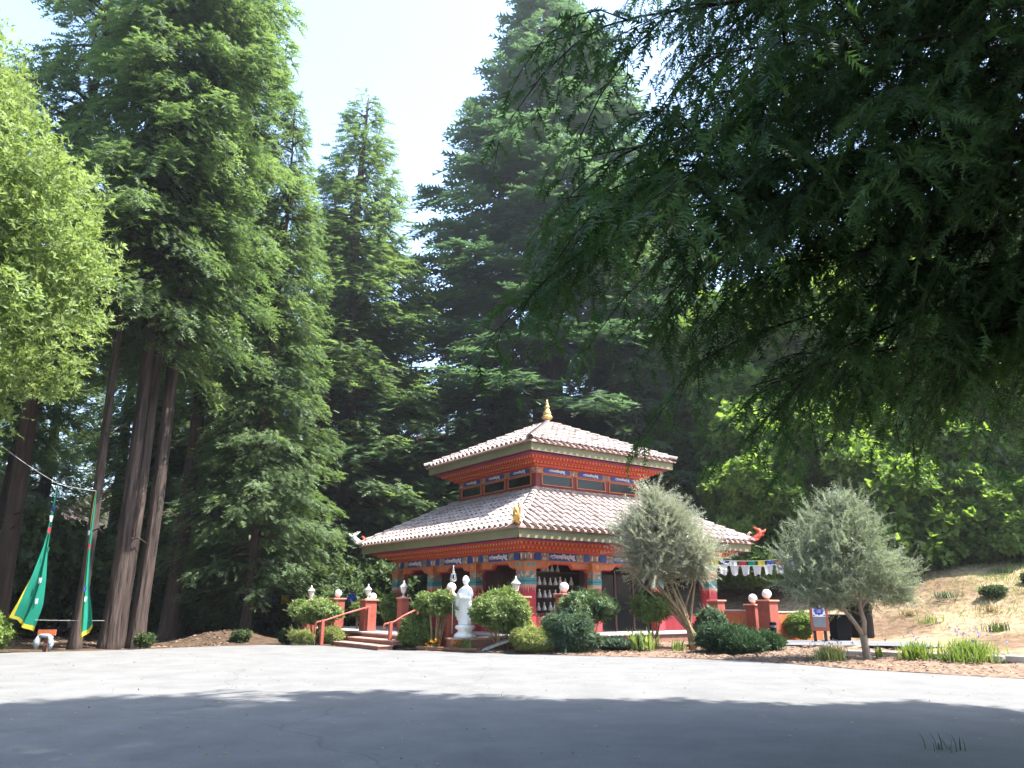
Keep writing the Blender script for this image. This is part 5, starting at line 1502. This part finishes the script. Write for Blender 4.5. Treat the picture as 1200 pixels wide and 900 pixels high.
shrub('low_bush', 'yellow-green bush against the low orange wall', 8.55, 23.25, .85, .85, .15, 'leaf_grass', 1800, .085, 217, 3, .0)
shrub('low_bush', 'bright green bush at the edge of the lot near the banners', -12.75, 19.3, 1.2, .95, -.03, 'leaf_grass', 2600, .09, 218, 0, 0)
for k, (x, y, w, h) in enumerate([(-10.2, 22.0, .55, .35), (-8.3, 24.2, .6, .4), (-6.75, 23.9, .5, .45)]):
    shrub('low_weed', 'small weed clump at the foot of the redwoods', x, y, w, h, -.04, 'leaf_under', 500, .08, 230 + k, 0, 0, group='weeds by the redwoods')['group'] = 'weeds by the redwoods'

# --- grassy clumps and flowers
def blades(name, label, cat, x, y, z, n, h, spread, m, seed, w=.012, flower=None, nf=0, arch=.35, group=None):
    rng = np.random.default_rng(seed)
    t = thing(name, label, cat, (x, y, z), 0, group)
    tv = np.array([(0, -.5, 0), (0, .5, 0), (.5, -.42, .10), (.5, .42, .10), (1, 0, -.02)], float); tt = np.array([(0, 1, 3), (0, 3, 2), (2, 3, 4)])
    tv[:, 1] *= w / h * 2
    az = rng.uniform(0, 2 * PI, n); tilt = np.abs(rng.normal(0, arch, n)) + .05
    d = np.stack([np.cos(az) * np.sin(tilt), np.sin(az) * np.sin(tilt), np.cos(tilt)], 1)
    pos = np.c_[rng.normal(0, spread, (n, 2)), np.full(n, -.01)]
    zd = np.stack([-np.cos(az) * np.cos(tilt), -np.sin(az) * np.cos(tilt), np.sin(tilt)], 1)
    V, T, tn = scatter(tv, tt, pos, d, zd, h * rng.uniform(.5, 1.1, n), rng.random(n))
    link('leaves', tri_mesh('leaves', V, T, tn, m), t)
    if flower:
        az = rng.uniform(0, 2 * PI, nf); tilt = np.abs(rng.normal(0, arch * .9, nf))
        d = np.stack([np.cos(az) * np.sin(tilt), np.sin(az) * np.sin(tilt), np.cos(tilt)], 1)
        base = np.c_[rng.normal(0, spread, (nf, 2)), np.zeros(nf)] + d * (h * rng.uniform(.95, 1.3, nf))[:, None]
        V, T, tn = scatter_mixed([tmpl_tuft(7, 1, .5, 1.2, s) for s in range(3)], base, np.cross(d, [0.3, .4, .1]), d, rng.uniform(.035, .06, nf), rng.random(nf), rng)
        link('flowers', tri_mesh('flowers', V, T, tn, flower), t, kind='stuff')
    return t
blades('lavender_clump', 'small pale lavender clump beside the olive trunk', 'lavender', 6.80, 17.05, .05, 420, .34, .14, 'leaf_santolina', 301, .012, 'leaf_lavender', 14, .55)
blades('lavender_clump', 'green lavender clump with few purple spikes in the mulch', 'lavender', 8.66, 17.0, .07, 420, .42, .15, 'leaf_grass', 302, .013, 'leaf_lavender', 14, .5)
blades('lavender_clump', 'largest green lavender clump with many purple spikes near the kerb', 'lavender', 9.42, 16.35, .09, 750, .50, .22, 'leaf_grass', 303, .013, 'leaf_lavender', 30, .55)
blades('strap_leaf_plant', 'small strap leaved plant between the olive and the lavender', 'plant', 8.05, 17.4, .08, 26, .28, .03, 'leaf_grass', 304, .03, None, 0, .5)
blades('strap_leaf_plant', 'dark green strap leaved plant in front of the terrace ledge', 'plant', 3.30, 20.05, .09, 110, .55, .16, 'leaf_hedge', 305, .035, None, 0, .6)
blades('strap_leaf_plant', 'dry little strap leaved plant under the silvery tree', 'plant', 4.1, 19.6, .08, 40, .35, .08, 'leaf_grass', 306, .02, None, 0, .5)
blades('flower_plant', 'yellow flowered bedding plant inside the timber edging', 'flowers', -1.98, 20.62, .03, 60, .17, .07, 'leaf_grass', 307, .02, 'leaf_flower', 26, .6)
blades('flower_plant', 'orange flowered bedding plant below the statue', 'flowers', -1.42, 20.28, .03, 50, .16, .06, 'leaf_grass', 308, .02, 'leaf_flower', 22, .6)
blades('flower_plant', 'leafy green bedding plant in front of the statue plinth', 'plant', -1.12, 20.12, .03, 70, .32, .06, 'leaf_hedge', 309, .04, None, 0, .5)
blades('grass_tuft', 'thin dark grass tuft growing through the asphalt', 'grass tuft', 3.72, 7.05, 0, 18, .16, .07, 'leaf_juniper', 310, .006, None, 0, .5)
for k, (x, y) in enumerate([(10.6, 32.6), (11.3, 32.9), (11.9, 33.3), (12.4, 32.6)]):
    blades('yucca_plant', 'spiky pale yucca on the grey bank behind the prayer flags', 'plant', x, y, gh(x, y), 60, .75, .05, 'leaf_grass', 320 + k, .045, None, 0, .55, 'yuccas on the bank')
bk = random.Random(17)
for k in range(22):
    x, y = bk.uniform(12.5, 20.5), bk.uniform(21.5, 27.5)
    blades('grass_clump', 'small grass clump growing on the dry bank', 'grass clump', x, y, gh(x, y), bk.randint(50, 140), bk.uniform(.16, .36), bk.uniform(.08, .22), bk.choice(['leaf_grass', 'leaf_dry', 'leaf_under', 'leaf_dry']), 400 + k, .018, None, 0, .6, 'grass clumps on the bank')
for k in range(5):
    x, y = bk.uniform(13, 19.5), bk.uniform(22.5, 27)
    shrub('low_weed', 'low leafy weed on the dry bank', x, y, bk.uniform(.5, 1.0), bk.uniform(.25, .5), gh(x, y) - .03, 'leaf_under', 600, .08, 430 + k, 0, 0)['group'] = 'weeds on the bank'
# dry grass on the bank
rng = np.random.default_rng(55)
n = 26000
gx_ = rng.uniform(9.5, 26, n); gy_ = rng.uniform(17.5, 33, n)
patch = np.sin(gx_ * 1.1 + np.sin(gy_ * .8) * 1.5) + np.sin(gy_ * 1.4 + gx_ * .5)
sel = (patch + rng.normal(0, .6, n) > .3) & ((gx_ - 11) * .6 + (gy_ - 22) * .8 > -.8)
gx_, gy_ = gx_[sel], gy_[sel]; n = len(gx_)
tv = np.array([(0, -.06, 0), (0, .06, 0), (1, 0, .1)], float); tt = np.array([(0, 1, 2)])
az = rng.uniform(0, 2 * PI, n); d = np.stack([np.cos(az) * .6, np.sin(az) * .6, np.ones(n)], 1)
V, T, tn = scatter(tv, tt, np.c_[gx_, gy_, terrain_h(gx_, gy_)], d, np.stack([np.sin(az), -np.cos(az), np.zeros(n) + .2], 1), rng.uniform(.05, .13, n), rng.random(n))
link('dry_grass', tri_mesh('dry_grass', V, T, tn, 'leaf_dry'), kind='stuff', label='thin dry grass on the sunny bank', cat='grass')
n = 9000
gx_ = rng.normal(18.5, 2.6, n); gy_ = rng.normal(24.5, 2.0, n); sel = (gx_ - 11) * .6 + (gy_ - 22) * .8 > 2.5
gx_, gy_ = gx_[sel], gy_[sel]; n = len(gx_); az = rng.uniform(0, 2 * PI, n); d = np.stack([np.cos(az) * .6, np.sin(az) * .6, np.ones(n)], 1)
V, T, tn = scatter(tv, tt, np.c_[gx_, gy_, terrain_h(gx_, gy_)], d, np.stack([np.sin(az), -np.cos(az), np.zeros(n) + .2], 1), rng.uniform(.07, .2, n), rng.random(n))
link('green_grass', tri_mesh('green_grass', V, T, tn, 'leaf_grass'), kind='stuff', label='green grass patch on the sunny bank below the trees', cat='grass')
n = 14000
gx_ = rng.uniform(-22, -3, n); gy_ = rng.uniform(20, 36, n); sel = gy_ > 21.2 + .25 * np.abs(gx_ + 8)
gx_, gy_ = gx_[sel], gy_[sel]
sel = ~((gx_ > -8.2) & (gy_ < 26)); gx_, gy_ = gx_[sel], gy_[sel]; n = len(gx_)
flakes('forest_litter', 6, np.c_[gx_, gy_, terrain_h(gx_, gy_) + .01], .08, 'leaf_chip', 'dry leaf litter on the shaded forest floor', 'leaf litter')

# ------------------------------------------------------------------ air
def haze_box():
    m = bpy.data.materials.new('haze'); m.use_nodes = True
    N, Lk = m.node_tree.nodes, m.node_tree.links
    N.remove(N["Principled BSDF"])
    v = N.new("ShaderNodeVolumePrincipled")
    v.inputs['Color'].default_value = (.90, .94, 1.0, 1); v.inputs['Density'].default_value = HAZE; v.inputs['Anisotropy'].default_value = .35
    Lk.new(v.outputs[0], N["Material Output"].inputs['Volume'])
    b = MB(); b.b2((-710, -510, -2.0), (710, 810, 75))
    me = b.mesh('haze'); me.materials.append(m)
    link('haze', me, kind='stuff', label='thin bright summer haze between the trees', cat='haze')
HAZE = 0.0006
haze_box()
